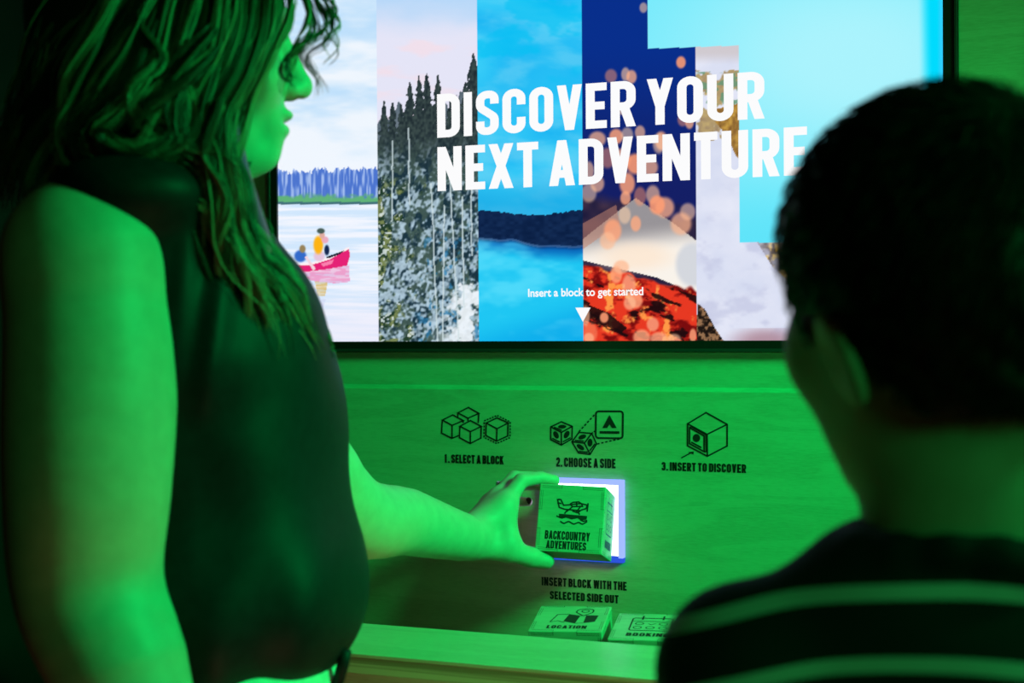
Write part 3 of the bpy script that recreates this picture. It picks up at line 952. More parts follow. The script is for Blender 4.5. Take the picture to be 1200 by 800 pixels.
def catmull(P, n):
    P = np.array(P, float)
    P = np.vstack([2 * P[0] - P[1], P, 2 * P[-1] - P[-2]])
    out = []
    segs = len(P) - 3
    for j in range(n):
        t = j / (n - 1) * segs
        i = min(int(t), segs - 1)
        t -= i
        a, b, c, d = P[i:i + 4]
        out.append(.5 * (2 * b + (c - a) * t + (2 * a - 5 * b + 4 * c - d) * t * t + (3 * b - a - 3 * c + d) * t ** 3))
    return np.array(out)
def U(*fs, k=.01): return [(f, k, 'u') for f in fs]
def bounds(pts, pad):
    P = np.array(pts)
    return P.min(0) - pad, P.max(0) + pad

M_SKIN = noise_mix(mat('skin', (0.62, 0.42, 0.32), 0.5, spec=.35, sss=.12), (0.58, 0.39, 0.30), (0.64, 0.44, 0.34), 60, bump=.04)
M_SKIN2 = noise_mix(mat('skin_tan', (0.46, 0.29, 0.19), 0.55, spec=.3, sss=.1), (0.56, 0.37, 0.25), (0.62, 0.42, 0.29), 40)
M_BLOUSE = noise_mix(mat('black_satin', (0.006, 0.009, 0.013), 0.55, spec=.16), (0.005, 0.008, 0.012), (0.007, 0.011, 0.016), 90)
M_TROUSER = noise_mix(mat('pale_denim', (0.55, 0.6, 0.55), 0.8), (0.50, 0.55, 0.50), (0.62, 0.66, 0.60), 120)
M_SHOE = mat('dark_shoe', (0.02, 0.02, 0.02), 0.5)
M_NAIL = mat('dark_red_polish', (0.16, 0.005, 0.035), 0.4)
M_SILVER = mat('silver', (0.75, 0.75, 0.74), 0.2, 1.0)

# ------------------------------------------------------------------ the woman
HZd = 1.30
wr, wf = _rt, _fw                                   # right / away axes of the view
WAX = np.stack([wr, wf, _up])
b_ = math.radians(13.0)
hf = wr * math.cos(b_) + wf * math.sin(b_)          # where her face points
hl_ = -wr * math.sin(b_) + wf * math.cos(b_)        # her left
HAX = np.stack([hf, hl_, _up])
HO = S(207, 57, HZd)
def hp(x, y, z): return HO + hf * x + hl_ * y + _up * z
def he(x, y, z, r): return ellip(hp(x, y, z), r, HAX)
def hc(a, b, ra, rb): return cone(hp(*a), hp(*b), ra, rb)

skin = []
skin += U(he(-.015, 0, .03, (.098, .076, .100)))
skin += U(he(.030, 0, -.030, (.066, .062, .078)), k=.02)
for s in (-1, 1):
    skin += U(hc((.0, s * .046, -.060), (.060, s * .012, -.096), .016, .014), k=.025)
    skin += U(he(.068, s * .036, -.030, (.026, .026, .026)), k=.02)          # cheek
    skin += U(hc((.086, s * .030, .034), (.092, s * .010, .034), .010, .010), k=.015)   # brow
skin += U(ball(hp(.078, 0, -.094), .0155), k=.02)                            # chin
skin += U(he(.084, 0, -.066, (.016, .026, .022)), k=.014)                    # mouth mound
skin += U(hc((.090, 0, .022), (.112, 0, -.028), .0085, .0105), k=.012)       # nose
skin += U(ball(hp(.1135, 0, -.0325), .0108), k=.006)
for s in (-1, 1):
    skin += U(he(.1035, s * .011, -.0365, (.011, .0075, .0075)), k=.005)
    skin += [(ball(hp(.109, s * .0062, -.0435), .0030), .003, 's')]
    skin += U(he(.079, s * .031, .010, (.014, .016, .010)), k=.006)          # closed lids
skin += U(he(.0965, 0, -.0590, (.0100, .020, .0052)), k=.004)                # lips
skin += U(he(.0925, 0, -.0735, (.0105, .018, .0062)), k=.004)
skin += [(he(.104, 0, -.0665, (.012, .026, .0016)), .003, 's')]
for s in (-1, 1):
    skin += U(ellip(hp(-.012, s * .076, -.005), (.018, .007, .031), HAX), k=.006)   # ear
NB = S(186, 236, HZd)
skin += U(cone(hp(-.022, 0, -.05), NB, .054, .056), k=.03)
skin += U(cone(S(205, 262, 1.30), S(120, 262, 1.165), .045, .04), cone(S(205, 266, 1.30), S(246, 285, 1.46), .042, .038), k=.04)
skin += U(ellip(S(222, 415, 1.31), (.085, .15, .155), WAX), ellip(S(262, 620, 1.31), (.10, .135, .17), WAX), ellip(S(262, 780, 1.31), (.095, .14, .09), WAX), k=.05)
# near arm, hanging
AA = [S(98, 302, 1.14), S(106, 430, 1.13), S(103, 565, 1.12), S(104, 690, 1.12), S(150, 815, 1.10), S(195, 1050, 1.08)]
RA = [.058, .0665, .0635, .055, .051, .027]
def limb(P, r, n, k):
    C = catmull(P, n); q = np.interp(np.linspace(0, len(P) - 1, n), np.arange(len(P)), r)
    q = np.convolve(np.pad(q, 2, 'edge'), np.ones(5) / 5, 'valid')
    return U(*[cone(C[i], C[i + 1], q[i], q[i + 1]) for i in range(n - 1)], k=k)
skin += limb(AA, RA, 22, .008)
skin += U(cone(S(98, 300, 1.145), S(140, 290, 1.20), .056, .045), k=.03)
wdir = _up * -1 + wr * .12
kp = AA[5] - _up * .075 + wr * .008
skin += U(ellip((AA[5] + kp) / 2 - _up * .005, (.036, .018, .055), WAX), k=.02)
for j, (dx, ln) in enumerate(((-.027, .062), (-.009, .075), (.009, .080), (.027, .074))):
    q = kp + wr * dx
    skin += U(cone(q, q - _up * ln * .5, .0085, .008), cone(q - _up * ln * .5, q - _up * ln + wf * .012, .008, .0068), k=.004)
skin += U(cone(AA[5] - _up * .02 + wr * .028, AA[5] - _up * .07 + wr * .052 - wf * .01, .012, .009), k=.01)
# far arm, reaching to the block
FA = [S(248, 300, 1.46), S(388, 580, 1.60), S(480, 612, 1.73), S(549, 631, 1.845)]
FR = [.05, .0475, .0385, .0275]
skin += limb(FA, FR, 18, .008)
WR = S(553, 630, 1.853)
fingers = dict(
    index=([(592, 589, 1.884), (611, 563, 1.900), (633, 559.5, 1.913), (650, 562.5, 1.921)], (.0125, .0102, .0086, .0074)),
    middle=([(583, 584, 1.905), (603, 560, 1.927), (631, 560, 1.940), (649, 566, 1.948)], (.0125, .0102, .0086, .0074)),
    ring=([(575, 590, 1.925), (594, 570, 1.948), (620, 567, 1.962), (641, 570, 1.970)], (.012, .0098, .0082, .0070)),
    little=([(568, 601, 1.940), (586, 589, 1.962), (604, 587, 1.974), (619, 588, 1.980)], (.011, .0086, .0074, .0064)))
for nm, (P, r) in fingers.items():
    Q_ = [S(*p) for p in P]
    skin += U(cone(WR, Q_[0], .019, .0145), k=.014)
    skin += U(cone(Q_[0], Q_[1], r[0], r[1]), k=.008)
    for i in (1, 2): skin += U(cone(Q_[i], Q_[i + 1], r[i], r[i + 1]), k=.0025)
TH = [S(560, 638, 1.855), S(595, 644, 1.868), S(621, 652.5, 1.884), S(640, 657, 1.893)]
for i, (r0, r1) in enumerate(((.019, .0160), (.0155, .0128), (.0128, .0112))): skin += U(cone(TH[i], TH[i + 1], r0, r1), k=.006)
skin += U(cone(S(592, 596, 1.882), S(594, 630, 1.872), .0145, .0165), k=.016)

woman = tag(empty('person', (float(S(262, 700, 1.31)[0]), float(S(262, 700, 1.31)[1]), 0)),
            'woman with long wavy hair in a sleeveless black blouse reaching to the slot', 'person')
plo, phi = bounds([S(0, 300, 1.1), S(30, 1250, 1.05), S(400, 300, 1.65), S(660, 560, 2.0), S(200, -110, 1.42), S(20, -110, 1.2)], .07)
plo[2] = min(plo[2], .60)
solid_obj('body', skin, plo, phi, .0026, M_SKIN, woman)

# blouse
bl = []
bl += U(ellip(S(222, 415, 1.31), (.097, .172, .170), WAX))
bl += U(ellip(S(282, 392, 1.25), (.074, .078, .080), WAX), ellip(S(282, 392, 1.38), (.074, .078, .080), WAX), k=.05)
bl += U(ellip(S(264, 610, 1.31), (.115, .160, .17), WAX), ellip(S(276, 692, 1.31), (.122, .166, .088), WAX), k=.06)
bl += U(ellip(S(272, 490, 1.31), (.088, .130, .10), WAX), k=.06)
bl += U(ellip(S(165, 330, 1.31), (.085, .160, .13), WAX), k=.04)
bl += U(ellip(S(145, 226, 1.142), (.062, .046, .031), WAX), cone(S(178, 232, 1.28), S(150, 238, 1.17), .043, .036), cone(S(225, 245, 1.33), S(244, 268, 1.46), .042, .040), k=.02)
bl += U(cone(S(170, 250, 1.165), S(215, 420, 1.18), .034, .030), cone(S(215, 245, 1.20), S(235, 420, 1.18), .036, .036), k=.035)
NKc = cone(S(196, 190, 1.30), S(196, 245, 1.30), .062, .062)
bl += [(NKc, .008, 's')]
def blouse_folds(P):
    d = P - CAM
    z = d @ AF
    x = 600 + FPX * (d @ AR) / z
    y = 400 - FPX * (d @ AU) / z
    f = .0035 * np.sin((x + .18 * y) / 9.0) * np.exp(-((x - 235 - .02 * y) / 34) ** 2) * ss(230, 300, y) * (1 - ss(420, 520, y))
    f += .0030 * np.sin((x * .9 - y * .35) / 24 + 1.2) * ss(430, 560, y) * ss(180, 260, x)
    f += .0022 * np.sin(x / 15 + y / 60) * ss(600, 720, y)
    return f
lo_, hi_ = bounds([S(60, 170, 1.1), S(440, 830, 1.5), S(60, 830, 1.1), S(440, 170, 1.5), S(440, 800, 1.1), S(60, 300, 1.5)], .04)
blouse = tag(solid_obj('blouse', bl, lo_, hi_, .0036, M_BLOUSE, woman, blouse_folds), 'black sleeveless satin blouse')
pc = cone(S(100, 212, 1.112), S(135, 203, 1.108), .0042, .0042)

# trousers and shoes
HIP = S(262, 795, 1.31)
tp = U(ellip(HIP, (.111, .155, .105), WAX))
feet = []
for s in (-1, 1):
    h0 = HIP + wf * (.078 * s) - _up * .05
    kn = h0 - _up * .40 + wr * .02; kn[2] = .50
    an = kn.copy(); an[2] = .09; an = an - wr * .02
    tp += U(cone(h0, kn, .085, .062), k=.03) + U(cone(kn, an, .062, .048), k=.02)
    feet.append(an)
lo_, hi_ = bounds([HIP + np.array([.25, .25, .12]), HIP - np.array([.25, .25, .12]), np.array([HIP[0], HIP[1], .03])], .02)
trousers = tag(solid_obj('trousers', tp, lo_, hi_, .006, M_TROUSER, woman), 'pale trousers')
for an in feet:
    f0 = an.copy(); f0[2] = .042
    sh = U(cone(f0 - wr * .035, f0 + wr * .10, .040, .036)) + U(cone(f0, an, .042, .042), k=.02)
    fl_ = f0.copy()
    lo_, hi_ = bounds([f0 + wr * .16, f0 - wr * .09, an], .06)
    lo_[2] = -.01
    V, Q = solid(sh, lo_, hi_, .006)
    V[:, 2] = np.maximum(V[:, 2], .001)
    link('shoe', fast_mesh('shoe', V, Q), M_SHOE, woman, True)
st = MB()
def tube(mb, pts, rad, n=8, mi=0):
    pts = [np.asarray(p, float) for p in pts]
    rad = rad if hasattr(rad, '__len__') else [rad] * len(pts)
    ring = []
    for i, p in enumerate(pts):
        t = pts[min(i + 1, len(pts) - 1)] - pts[max(i - 1, 0)]
        t = t / np.linalg.norm(t)
        a = np.cross(t, [0.3, .5, .81]); a = a / np.linalg.norm(a)
        b = np.cross(t, a)
        ring += [p + rad[i] * (math.cos(2*math.pi*k/n) * a + math.sin(2*math.pi*k/n) * b) for k in range(n)]
    m = len(pts)
    mb.add(ring, [(i*n + k, i*n + (k+1) % n, (i+1)*n + (k+1) % n, (i+1)*n + k) for i in range(m-1) for k in range(n)] +
           [tuple(range(n))[::-1], tuple(range((m-1)*n, m*n))], mi)

tube(st, [S(405, 762, 1.262), S(402, 778, 1.264), S(394, 806, 1.268)], .0055, 10)
tag(st.build('side_seam', M_BLOUSE, trousers, smooth=True), 'black stripe down the trousers')

# jewellery and nail polish
Rg = [S(*p) for p in fingers['ring'][0]]
rc = Rg[0] * .18 + Rg[1] * .82
rd = Rg[1] - Rg[0]; rd = rd / np.linalg.norm(rd)
ra_ = np.cross(rd, _up); ra_ = ra_ / np.linalg.norm(ra_); rb_ = np.cross(rd, ra_)
rg = MB()
tor = []
for i in range(24):
    c = math.cos(2*math.pi*i/24) * ra_ + math.sin(2*math.pi*i/24) * rb_
    tor += [rc + c * (.0112 + .0013 * math.cos(2*math.pi*k/8)) + rd * (.0016 * math.sin(2*math.pi*k/8)) for k in range(8)]
rg.add(tor, [(i*8 + k, i*8 + (k+1) % 8, ((i+1) % 24)*8 + (k+1) % 8, ((i+1) % 24)*8 + k) for i in range(24) for k in range(8)])
ring = tag(rg.build('finger_ring', M_SILVER, woman, smooth=True), 'silver ring on the reaching hand')
gm = MB()
gdir = (-wr * .75 - wf * .15 + _up * .65); gdir = gdir - rd * float(gdir @ rd); gdir = gdir / np.linalg.norm(gdir)
gc = rc + gdir * .0125
gp = [gc + math.cos(math.pi*i/3) * rd * .0048 + math.sin(math.pi*i/3) * np.cross(rd, gdir) * .0048 for i in range(6)]
gm.add(gp + [gc + gdir * .004, gc - gdir * .002], [(i, (i+1) % 6, 6) for i in range(6)] + [((i+1) % 6, i, 7) for i in range(6)])
gm.build('gemstone', mat('gem', (.85, .9, .9), .05, spec=1), ring)
tipv = S(619.5, 586.5, 1.9745)
nl = U(ellip(tipv, (.0044, .0022, .0050), WAX))
lo_, hi_ = bounds([tipv], .012)
tag(solid_obj('fingernail', nl, lo_, hi_, .0008, M_NAIL, woman), 'dark red painted fingernail')

# hair: a dark inner mass and thousands of wavy strands combed along hand-laid locks
M_HAIR = mat('brown_hair', (0.05, 0.035, 0.02), 0.38, spec=.5)
_t = M_HAIR.node_tree
_a = _t.nodes.new('ShaderNodeAttribute'); _a.attribute_name = 'tone'
_r = _t.nodes.new('ShaderNodeValToRGB')
_r.color_ramp.elements[0].color = (0.022, 0.015, 0.009, 1)
_r.color_ramp.elements[1].color = (0.38, 0.27, 0.16, 1)
_t.links.new(_a.outputs['Fac'], _r.inputs[0])
_t.links.new(_r.outputs[0], _t.nodes['Principled BSDF'].inputs['Base Color'])
hm = []
hm += U(he(-.022, 0, .034, (.108, .088, .110)))
hm += U(cone(S(165, 30, 1.27), S(120, 150, 1.25), .095, .07), k=.03)
hm += U(cone(S(215, 30, 1.25), S(215, 160, 1.235), .05, .045), k=.03)
hm += U(cone(S(215, 150, 1.235), S(275, 290, 1.22), .045, .032), k=.02) + U(cone(S(275, 290, 1.235), S(325, 400, 1.25), .022, .008), k=.02)
hm += U(cone(S(285, 290, 1.29), S(345, 390, 1.29), .018, .006), k=.02)
hm += U(cone(S(120, 150, 1.25), S(90, 260, 1.30), .06, .03), k=.02)
hm += [(he(.075, 0, -.045, (.085, .056, .115)), .01, 's')]
lo_, hi_ = bounds([S(20, -130, 1.1), S(400, 470, 1.45), S(20, 470, 1.1), S(330, -130, 1.4), S(20, 200, 1.45)], .03)
Vh, Qh = solid(hm, lo_, hi_, .005)
Vh = relax(Vh, Qh, 2)
locks = [
    # (points as pixel x, y and distance, spread in pixels, strands)
    ([(215, -85, 1.26), (130, -30, 1.22), (75, 40, 1.20), (50, 110, 1.21), (28, 190, 1.24), (20, 260, 1.27)], 30, 240),
    ([(225, -85, 1.24), (160, -20, 1.19), (115, 55, 1.17), (88, 125, 1.17), (60, 200, 1.19), (50, 270, 1.22)], 28, 240),
    ([(235, -85, 1.23), (180, -10, 1.18), (145, 60, 1.155), (110, 120, 1.15), (95, 165, 1.15), (135, 190, 1.15), (190, 196, 1.155)], 18, 220),
    ([(240, -85, 1.23), (200, -10, 1.18), (178, 70, 1.155), (140, 130, 1.14), (120, 160, 1.135), (170, 176, 1.13), (215, 160, 1.14), (240, 126, 1.15)], 13, 200),
    ([(245, -85, 1.23), (225, 0, 1.18), (205, 80, 1.155), (215, 150, 1.15), (190, 200, 1.15), (215, 240, 1.15), (255, 290, 1.16)], 17, 190),
    ([(250, -85, 1.23), (255, 0, 1.18), (240, 80, 1.16), (222, 140, 1.15), (245, 200, 1.15), (255, 260, 1.155), (285, 320, 1.165), (296, 380, 1.18), (310, 440, 1.19)], 19, 220),
    ([(260, -85, 1.23), (285, 0, 1.19), (272, 70, 1.17), (240, 130, 1.16), (246, 190, 1.155), (268, 250, 1.16), (284, 310, 1.17), (318, 370, 1.19), (325, 438, 1.20)], 19, 220),
    ([(270, -88, 1.24), (308, 0, 1.20), (292, 60, 1.18), (258, 120, 1.17), (248, 180, 1.165), (272, 230, 1.17), (286, 290, 1.18), (328, 340, 1.20), (345, 390, 1.215), (372, 436, 1.23)], 15, 200),
    ([(275, -88, 1.25), (322, -10, 1.21), (308, 50, 1.19), (276, 110, 1.185), (264, 160, 1.18), (264, 210, 1.18), (284, 260, 1.19), (314, 310, 1.21), (350, 360, 1.23), (384, 428, 1.25)], 11, 150),
    ([(280, -88, 1.25), (332, -20, 1.22), (336, 30, 1.21), (304, 80, 1.20), (286, 125, 1.195), (276, 165, 1.19), (282, 200, 1.19)], 8, 70),
    ([(285, -88, 1.26), (348, -20, 1.24), (360, 25, 1.235), (346, 62, 1.23), (330, 90, 1.225), (341, 112, 1.225)], 7, 40),
    ([(285, -90, 1.27), (358, -25, 1.25), (380, 12, 1.25), (372, 44, 1.25), (360, 74, 1.25), (373, 122, 1.25)], 6, 26),
    ([(290, -90, 1.28), (372, -20, 1.27), (391, 16, 1.27), (390, 46, 1.27), (384, 82, 1.27)], 5, 22),
    ([(200, -90, 1.30), (100, -30, 1.28), (50, 50, 1.28), (30, 120, 1.30), (8, 190, 1.32), (0, 260, 1.33)], 24, 150),
    ([(282, 170, 1.30), (274, 225, 1.28), (295, 280, 1.27), (332, 330, 1.27), (366, 375, 1.275), (387, 432, 1.28)], 12, 150),
    ([(262, 160, 1.34), (274, 230, 1.34), (306, 300, 1.34), (344, 350, 1.335), (374, 400, 1.33), (384, 436, 1.33)], 12, 120),
    ([(150, -60, 1.20), (95, 20, 1.19), (60, 80, 1.20), (40, 150, 1.22), (10, 230, 1.25)], 18, 120),
    ([(255, 120, 1.15), (236, 180, 1.14), (262, 230, 1.145), (258, 290, 1.15), (276, 350, 1.17), (298, 400, 1.185), (290, 445, 1.19)], 12, 130),
    ([(330, -60, 1.24), (300, 0, 1.20), (258, 50, 1.165), (210, 100, 1.145), (175, 140, 1.135), (145, 152, 1.135)], 11, 100),
    ([(300, -70, 1.23), (262, 20, 1.175), (224, 70, 1.15), (200, 120, 1.14), (222, 168, 1.14), (256, 190, 1.15), (270, 240, 1.16)], 10, 110),
    ([(210, -70, 1.22), (165, 20, 1.165), (190, 70, 1.15), (160, 110, 1.14), (185, 150, 1.135), (235, 175, 1.14)], 9, 90),
    ([(286, 225, 1.27), (304, 262, 1.26), (326, 305, 1.255), (352, 350, 1.255), (376, 395, 1.26), (389, 436, 1.265)], 9, 150),
    ([(280, 200, 1.25), (292, 232, 1.25), (312, 262, 1.25), (318, 300, 1.25), (345, 345, 1.25)], 9, 14),
]
def strands(locks, rad, npt=22, nside=3, wave=.0035, thin=.35):
    Vs, Fs, Ts, base = [], [], [], 0
    for pts, spread, cnt in locks:
        G = catmull([S(*p) for p in pts], npt)
        sp = spread / FPX * pts[0][2]
        tt = np.linspace(0, 1, npt)
        T = np.gradient(G, axis=0); T /= np.linalg.norm(T, axis=1)[:, None]
        A_ = np.cross(T, wf); A_ /= np.linalg.norm(A_, axis=1)[:, None]
        B_ = np.cross(T, A_)
        nsub = max(3, cnt // 16)
        sub = [(RNG.normal(0, .62), RNG.normal(0, .45), RNG.uniform(0, 6.28), RNG.uniform(.6, 1.3), RNG.random() ** 1.8) for _ in range(nsub)]
        for c in range(cnt):
            su = sub[c % nsub]
            fr = RNG.normal(0, .12, 2) * (1.0 if RNG.random() < .9 else 3.2)
            fan = .75 + .45 * np.sin(tt * 2.4 + su[2])
            o1, o2 = (su[0] + fr[0]) * sp * fan, (su[1] + fr[1]) * sp * .8 * fan
            ph = su[2] + RNG.normal(0, .35)
            wv = wave * su[3] * np.sin(tt * (10 + 5 * su[3]) + ph) * (.15 + 1.1 * tt)
            C = G + A_ * (o1 + wv)[:, None] + B_ * (o2 + wave * .7 * np.cos(tt * 8 + ph))[:, None]
            L = int(npt * RNG.uniform(.80, 1.0))
            C = C[:L]
            rr = rad * RNG.uniform(.7, 1.25) * (1 - (1 - thin) * np.linspace(0, 1, L) ** 2)
            rr[-1] *= .3
            ang = np.arange(nside) * 2 * math.pi / nside
            R_ = C[:, None, :] + rr[:, None, None] * (A_[:L, None, :] * np.cos(ang)[None, :, None] + B_[:L, None, :] * np.sin(ang)[None, :, None])
            Vs.append(R_.reshape(-1, 3))
            Ts.append(np.full(L * nside, np.clip(su[4] + RNG.normal(0, .1), 0, 1)))
            i = np.arange(L - 1)[:, None] * nside + np.arange(nside)[None]
            j = np.arange(L - 1)[:, None] * nside + (np.arange(nside)[None] + 1) % nside
            Fs.append((np.stack([i, j, j + nside, i + nside], -1).reshape(-1, 4)) + base)
            base += L * nside
    return np.concatenate(Vs), np.concatenate(Fs), np.concatenate(Ts)
Vs, Fs, Ts = strands(locks, .00085, npt=30, wave=.0062)
hairm = fast_mesh('hair', np.vstack([Vh, Vs]), np.vstack([Qh, Fs + len(Vh)]))
hairm.attributes.new('tone', 'FLOAT', 'POINT').data.foreach_set('value', np.concatenate([np.zeros(len(Vh)), Ts]).astype(np.float32))
tag(link('hair', hairm, M_HAIR, woman, True), 'long wavy brown hair', kind='stuff')

# ------------------------------------------------------------------ the boy
BZd = .80
fa = math.radians(46)
bf = np.array([-math.sin(fa), math.cos(fa), 0]); bl_ = np.array([-math.cos(fa), -math.sin(fa), 0])
BO = S(1103, 300, BZd)
BAX = np.stack([bf, bl_, _up])
def bp(x, y, z): return BO + bf * x + bl_ * y + _up * z
def be(x, y, z, r): return ellip(bp(x, y, z), r, BAX)
bs = []
bs += U(be(0, 0, 0, (.091, .076, .086))) + U(be(-.022, 0, -.022, (.074, .070, .076)), k=.02)
bs += U(be(.026, 0, -.062, (.057, .060, .078)), k=.025)
for s in (-1, 1):
    bs += U(cone(bp(.0, s * .042, -.075), bp(.046, s * .010, -.124), .018, .014), k=.02)
    bs += U(be(.060, s * .032, -.055, (.026, .026, .028)), k=.02)
    bs += U(be(.078, s * .030, -.020, (.012, .015, .010)), k=.006)
    bs += U(cone(bp(.084, s * .032, .0), bp(.090, s * .010, .0), .008, .008), k=.012)
bs += U(ball(bp(.056, 0, -.120), .015), k=.02)
bs += U(cone(bp(.090, 0, -.015), bp(.106, 0, -.055), .007, .009), k=.012) + U(be(.098, 0, -.060, (.010, .014, .007)), k=.006)
bs += U(be(.088, 0, -.086, (.010, .018, .0052)), be(.085, 0, -.098, (.010, .016, .0055)), k=.004)
for s in (-1, 1):
    eu = _up + bf * .60 + bl_ * (.12 * s); eu /= np.linalg.norm(eu)
    ew = -bf * .93 + bl_ * (.36 * s); ew -= eu * float(ew @ eu); ew /= np.linalg.norm(ew)
    en = np.cross(eu, ew); EAX = np.stack([ew, en, eu])
    ec = bp(-.005, s * .0745, -.058)
    bs += U(ellip(ec, (.0185, .0060, .0300), EAX), k=.005)
    bs += U(*[cone(ec + eu * .027 * math.sin(a) + ew * .0165 * math.cos(a), ec + eu * .027 * math.sin(a + .5) + ew * .0165 * math.cos(a + .5), .0036, .0036)
              for a in np.arange(-1.2, 2.6, .5)], k=.003)
    sg = -1 if float(en @ (bl_ * s)) < 0 else 1
    bs += [(ellip(ec + en * sg * .006 - ew * .003, (.010, .005, .016), EAX), .004, 's')]
bs += U(cone(S(1118, 475, BZd), S(1120, 655, BZd), .051, .053), k=.018)
BC = S(1122, 940, BZd)
bs += U(cone(S(1030, 740, BZd), S(880, 785, BZd), .038, .036), cone(S(1210, 740, BZd), S(1365, 785, BZd), .038, .036), k=.03)
bs += U(ellip(BC, (.125, .07, .12), np.eye(3)), ellip(BC - _up * .20, (.105, .068, .17), np.eye(3)), ellip(BC - _up * .33, (.11, .075, .08), np.eye(3)), k=.04)
for s, sx in ((-1, 872), (1, 1372)):
    a0 = S(sx, 790, BZd); a1 = a0 + np.array([.02 * s, .02, -.22]); a2 = a1 + np.array([-.0 * s, .10, -.17])
    bs += U(cone(a0, a1, .034, .028), k=.02) + U(cone(a1, a2, .028, .020), k=.015)
    d = (a2 - a1) / np.linalg.norm(a2 - a1)
    pk = a2 + d * .05
    bs += U(cone(a2, pk, .020, .024), k=.012)
    for j, ln in enumerate((.045, .056, .060, .054)):
        q = pk + np.array([0, .8, .5]) * ((j - 1.5) * .014)
        bs += U(cone(q, q + d * ln * .5, .0072, .0068), cone(q + d * ln * .5, q + d * ln - np.array([.01 * s, 0, 0]), .0068, .0055), k=.003)
    bs += U(cone(a2 + d * .015 + np.array([0, .018, .012]), a2 + d * .05 + np.array([-.01 * s, .04, .02]), .010, .008), k=.008)
boy = tag(empty('person', (float(BC[0]), float(BC[1]), 0)),
          'boy with short dark hair seen from behind, in a dark shirt with thin pale stripes', 'person')
lo_, hi_ = bounds([bp(-.13, -.13, .12), bp(.13, .13, .12), S(740, 700, .8), S(1500, 700, .8), BC - np.array([.0, .14, .45]), BC + np.array([0, .22, 0])], .05)
solid_obj('body', bs, lo_, hi_, .0034, M_SKIN2, boy)

# boy's hair
def hair_cut(P):
    q = (P - BO) @ BAX.T
    x, y, z = q.T
    zc = np.where(x < -.014, -.088 + .03 * ss(-.05, -.014, x), np.where(x < .030, -.034, np.where(x < .050, -.072, -.01 + .05 * ss(.050, .085, x))))
    return zc - z                                        # positive below the hairline
hb = U(be(-.002, 0, .004, (.101, .0865, .092))) + U(be(-.024, 0, -.022, (.084, .079, .086)), k=.02) + U(be(-.045, 0, -.075, (.05, .052, .03)), k=.02)
def hair_noise(P):
    q = (P - BO) @ BAX.T
    n1 = np.sin(q[:, 0] * 160 + 3 * np.sin(q[:, 2] * 60)) * np.sin(q[:, 2] * 140 + 2 * np.sin(q[:, 1] * 70))
    return .0012 * n1
Vb, Qb = solid(hb + [(lambda P: -hair_cut(P), .006, 's')][:0], *bounds([bp(-.12, -.12, -.12), bp(.12, .12, .12), bp(-.12, .12, 0), bp(.12, -.12, 0)], .02), .0035, lambda P: np.maximum(0, 0) + hair_noise(P))
# trim below the hairline: keep quads above it
keep = hair_cut(Vb) < 0
Qb = Qb[keep[Qb].all(1)]
used = np.unique(Qb); remap = -np.ones(len(Vb), int); remap[used] = np.arange(len(used))
Vb, Qb = Vb[used], remap[Qb]
# short combed strands over it
Vs, Fs, base = [], [], 0
crown = bp(-.055, 0, .075)
sel = RNG.choice(len(Vb), 3500)
for i in sel:
    p = Vb[i]; nrm = (p - BO); nrm /= np.linalg.norm(nrm)
    dr = p - crown; dr -= nrm * float(dr @ nrm)
    l = np.linalg.norm(dr)
    dr = dr / l if l > .004 else RNG.normal(0, 1, 3)
    dr = dr + RNG.normal(0, .25, 3); dr -= nrm * float(dr @ nrm) * .9; dr /= np.linalg.norm(dr)
    L = RNG.uniform(.012, .022)
    low = hair_cut(p[None])[0] > -.022
    if low: L *= .45
    side = np.cross(nrm, dr)
    C = [p - nrm * .001, p + dr * L * .5 + nrm * .0022, p + dr * L + nrm * .0016]
    for k, c in enumerate(C):
        r = (.0007, .0006, .0001)[k]
        Vs += [c + side * r, c - side * r * .5 + nrm * r, c - side * r * .5 - nrm * r]
    for k in range(2):
        for j in range(3): Fs.append((base + k*3 + j, base + k*3 + (j+1) % 3, base + (k+1)*3 + (j+1) % 3, base + (k+1)*3 + j))
    base += 9
M_BOYHAIR = mat('black_hair', (0.010, 0.008, 0.006), 0.45, spec=.35)
bhm = fast_mesh('hair', np.vstack([Vb, np.array(Vs)]), np.vstack([Qb, np.array(Fs) + len(Vb)]))
bho = tag(link('hair', bhm, M_BOYHAIR, boy, True), 'short dark hair', kind='stuff')

# boy's shirt
def cr(P): return P
sh = U(cone(S(1045, 728, BZd), S(872, 780, BZd), .046, .044), cone(S(1195, 728, BZd), S(1375, 780, BZd), .046, .044))
sh = [(f, .03, 'u') for f, _, _ in sh]
sh += U(cone(S(1060, 722, BZd), S(1185, 722, BZd), .058, .058), k=.03)
sh += U(ellip(BC, (.143, .085, .13), np.eye(3)), ellip(BC - _up * .20, (.125, .085, .19), np.eye(3)), k=.04)
for s, sx in ((-1, 872), (1, 1372)):
    a0 = S(sx, 790, BZd); a1 = a0 + np.array([.02 * s, .02, -.22])
    sh += U(cone(a0, a0 + (a1 - a0) * .55, .046, .041), k=.02)
    sh += [(cone(a0 + (a1 - a0) * .60, a1 + (a1 - a0), .060, .06), .004, 's')]
NC = S(1120, 655, BZd)
nc_r = []
for i in range(16):
    a, b = 2 * math.pi * i / 16, 2 * math.pi * (i + 1) / 16
    pt = lambda t: NC + np.array([math.cos(t) * .066, math.sin(t) * .060, -.004 * math.cos(2 * t) - .010 * math.sin(t) * 1.0])
    nc_r.append(cone(pt(a), pt(b), .008, .008))
sh += U(*nc_r, k=.012)
sh += [(cone(NC + _up * .12, NC + _up * .054, .0575, .0575), .004, 's')]
lo_, hi_ = bounds([S(740, 640, .8), S(1510, 640, .8), BC - np.array([0, .13, .42]), BC + np.array([0, .13, 0])], .04)
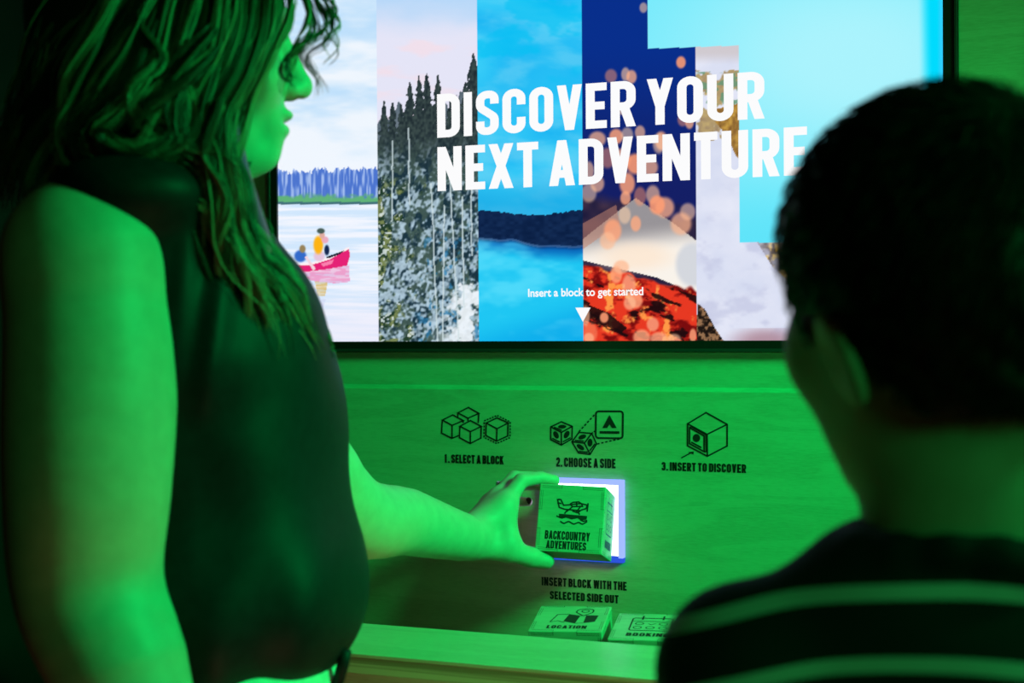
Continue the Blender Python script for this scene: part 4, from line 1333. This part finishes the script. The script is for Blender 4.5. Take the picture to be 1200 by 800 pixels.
Vt, Qt = solid(sh, lo_, hi_, .004, lambda P: .0010 * np.sin(P[:, 0] * 60 + P[:, 2] * 40) * np.sin(P[:, 2] * 30 + 1))
Vt = relax(Vt, Qt, 4)
shm = fast_mesh('shirt', Vt, Qt)
sv = Vt[:, 2] + 1.25 * (Vt[:, 0] - BC[0]) ** 2
atv = shm.attributes.new('stripe', 'FLOAT', 'POINT')
atv.data.foreach_set('value', sv.astype(np.float32))
M_SHIRT = mat('striped_shirt', (0.01, 0.012, 0.018), .85)
nt = M_SHIRT.node_tree
N_, L_ = nt.nodes, nt.links
an_ = N_.new('ShaderNodeAttribute'); an_.attribute_name = 'stripe'
def mth(op, a, b):
    n_ = N_.new('ShaderNodeMath'); n_.operation = op
    for i, v in enumerate((a, b)):
        if isinstance(v, float): n_.inputs[i].default_value = v
        else: L_.new(v, n_.inputs[i])
    return n_.outputs[0]
PITCH, V0 = .0365, 1.1300
t0 = mth('DIVIDE', mth('SUBTRACT', an_.outputs['Fac'], V0 - PITCH / 2), PITCH)
fr_ = mth('ABSOLUTE', mth('SUBTRACT', mth('FRACT', t0, 0.0), 0.5), 0.0)
on = mth('MULTIPLY', mth('LESS_THAN', fr_, 0.11), mth('LESS_THAN', t0, 1.0))
mx = N_.new('ShaderNodeMix'); mx.data_type = 'RGBA'
L_.new(on, mx.inputs[0]); mx.inputs[6].default_value = (.010, .012, .018, 1); mx.inputs[7].default_value = (.78, .80, .78, 1)
L_.new(mx.outputs[2], N_['Principled BSDF'].inputs['Base Color'])
tag(link('shirt', shm, M_SHIRT, boy, True), 'dark shirt with thin pale stripes')
BH = BC - _up * .36
tp = U(ellip(BH, (.115, .085, .09), np.eye(3)))
ft = []
for s in (-1, 1):
    h0 = BH + np.array([.055 * s, 0, -.04]); kn = np.array([h0[0] + .01 * s, h0[1] + .01, .38]); an = np.array([h0[0] + .012 * s, h0[1], .075])
    tp += U(cone(h0, kn, .065, .05), k=.02) + U(cone(kn, an, .05, .042), k=.02)
    ft.append(an)
lo_, hi_ = bounds([BH + np.array([.2, .15, .1]), BH - np.array([.2, .15, .1]), np.array([BH[0], BH[1], .03])], .02)
solid_obj('trousers', tp, lo_, hi_, .006, mat('dark_cotton', (.02, .022, .03), .85), boy)
for an in ft:
    f0 = an.copy(); f0[2] = .036
    lo_, hi_ = bounds([f0 + bf * .16, f0 - bf * .1, an], .06); lo_[2] = -.01
    V, Q = solid(U(cone(f0 - bf * .03, f0 + bf * .09, .036, .032)) + U(cone(f0, an, .037, .038), k=.02), lo_, hi_, .006)
    V[:, 2] = np.maximum(V[:, 2], .001)
    link('shoe', fast_mesh('shoe', V, Q), M_SHOE, boy, True)
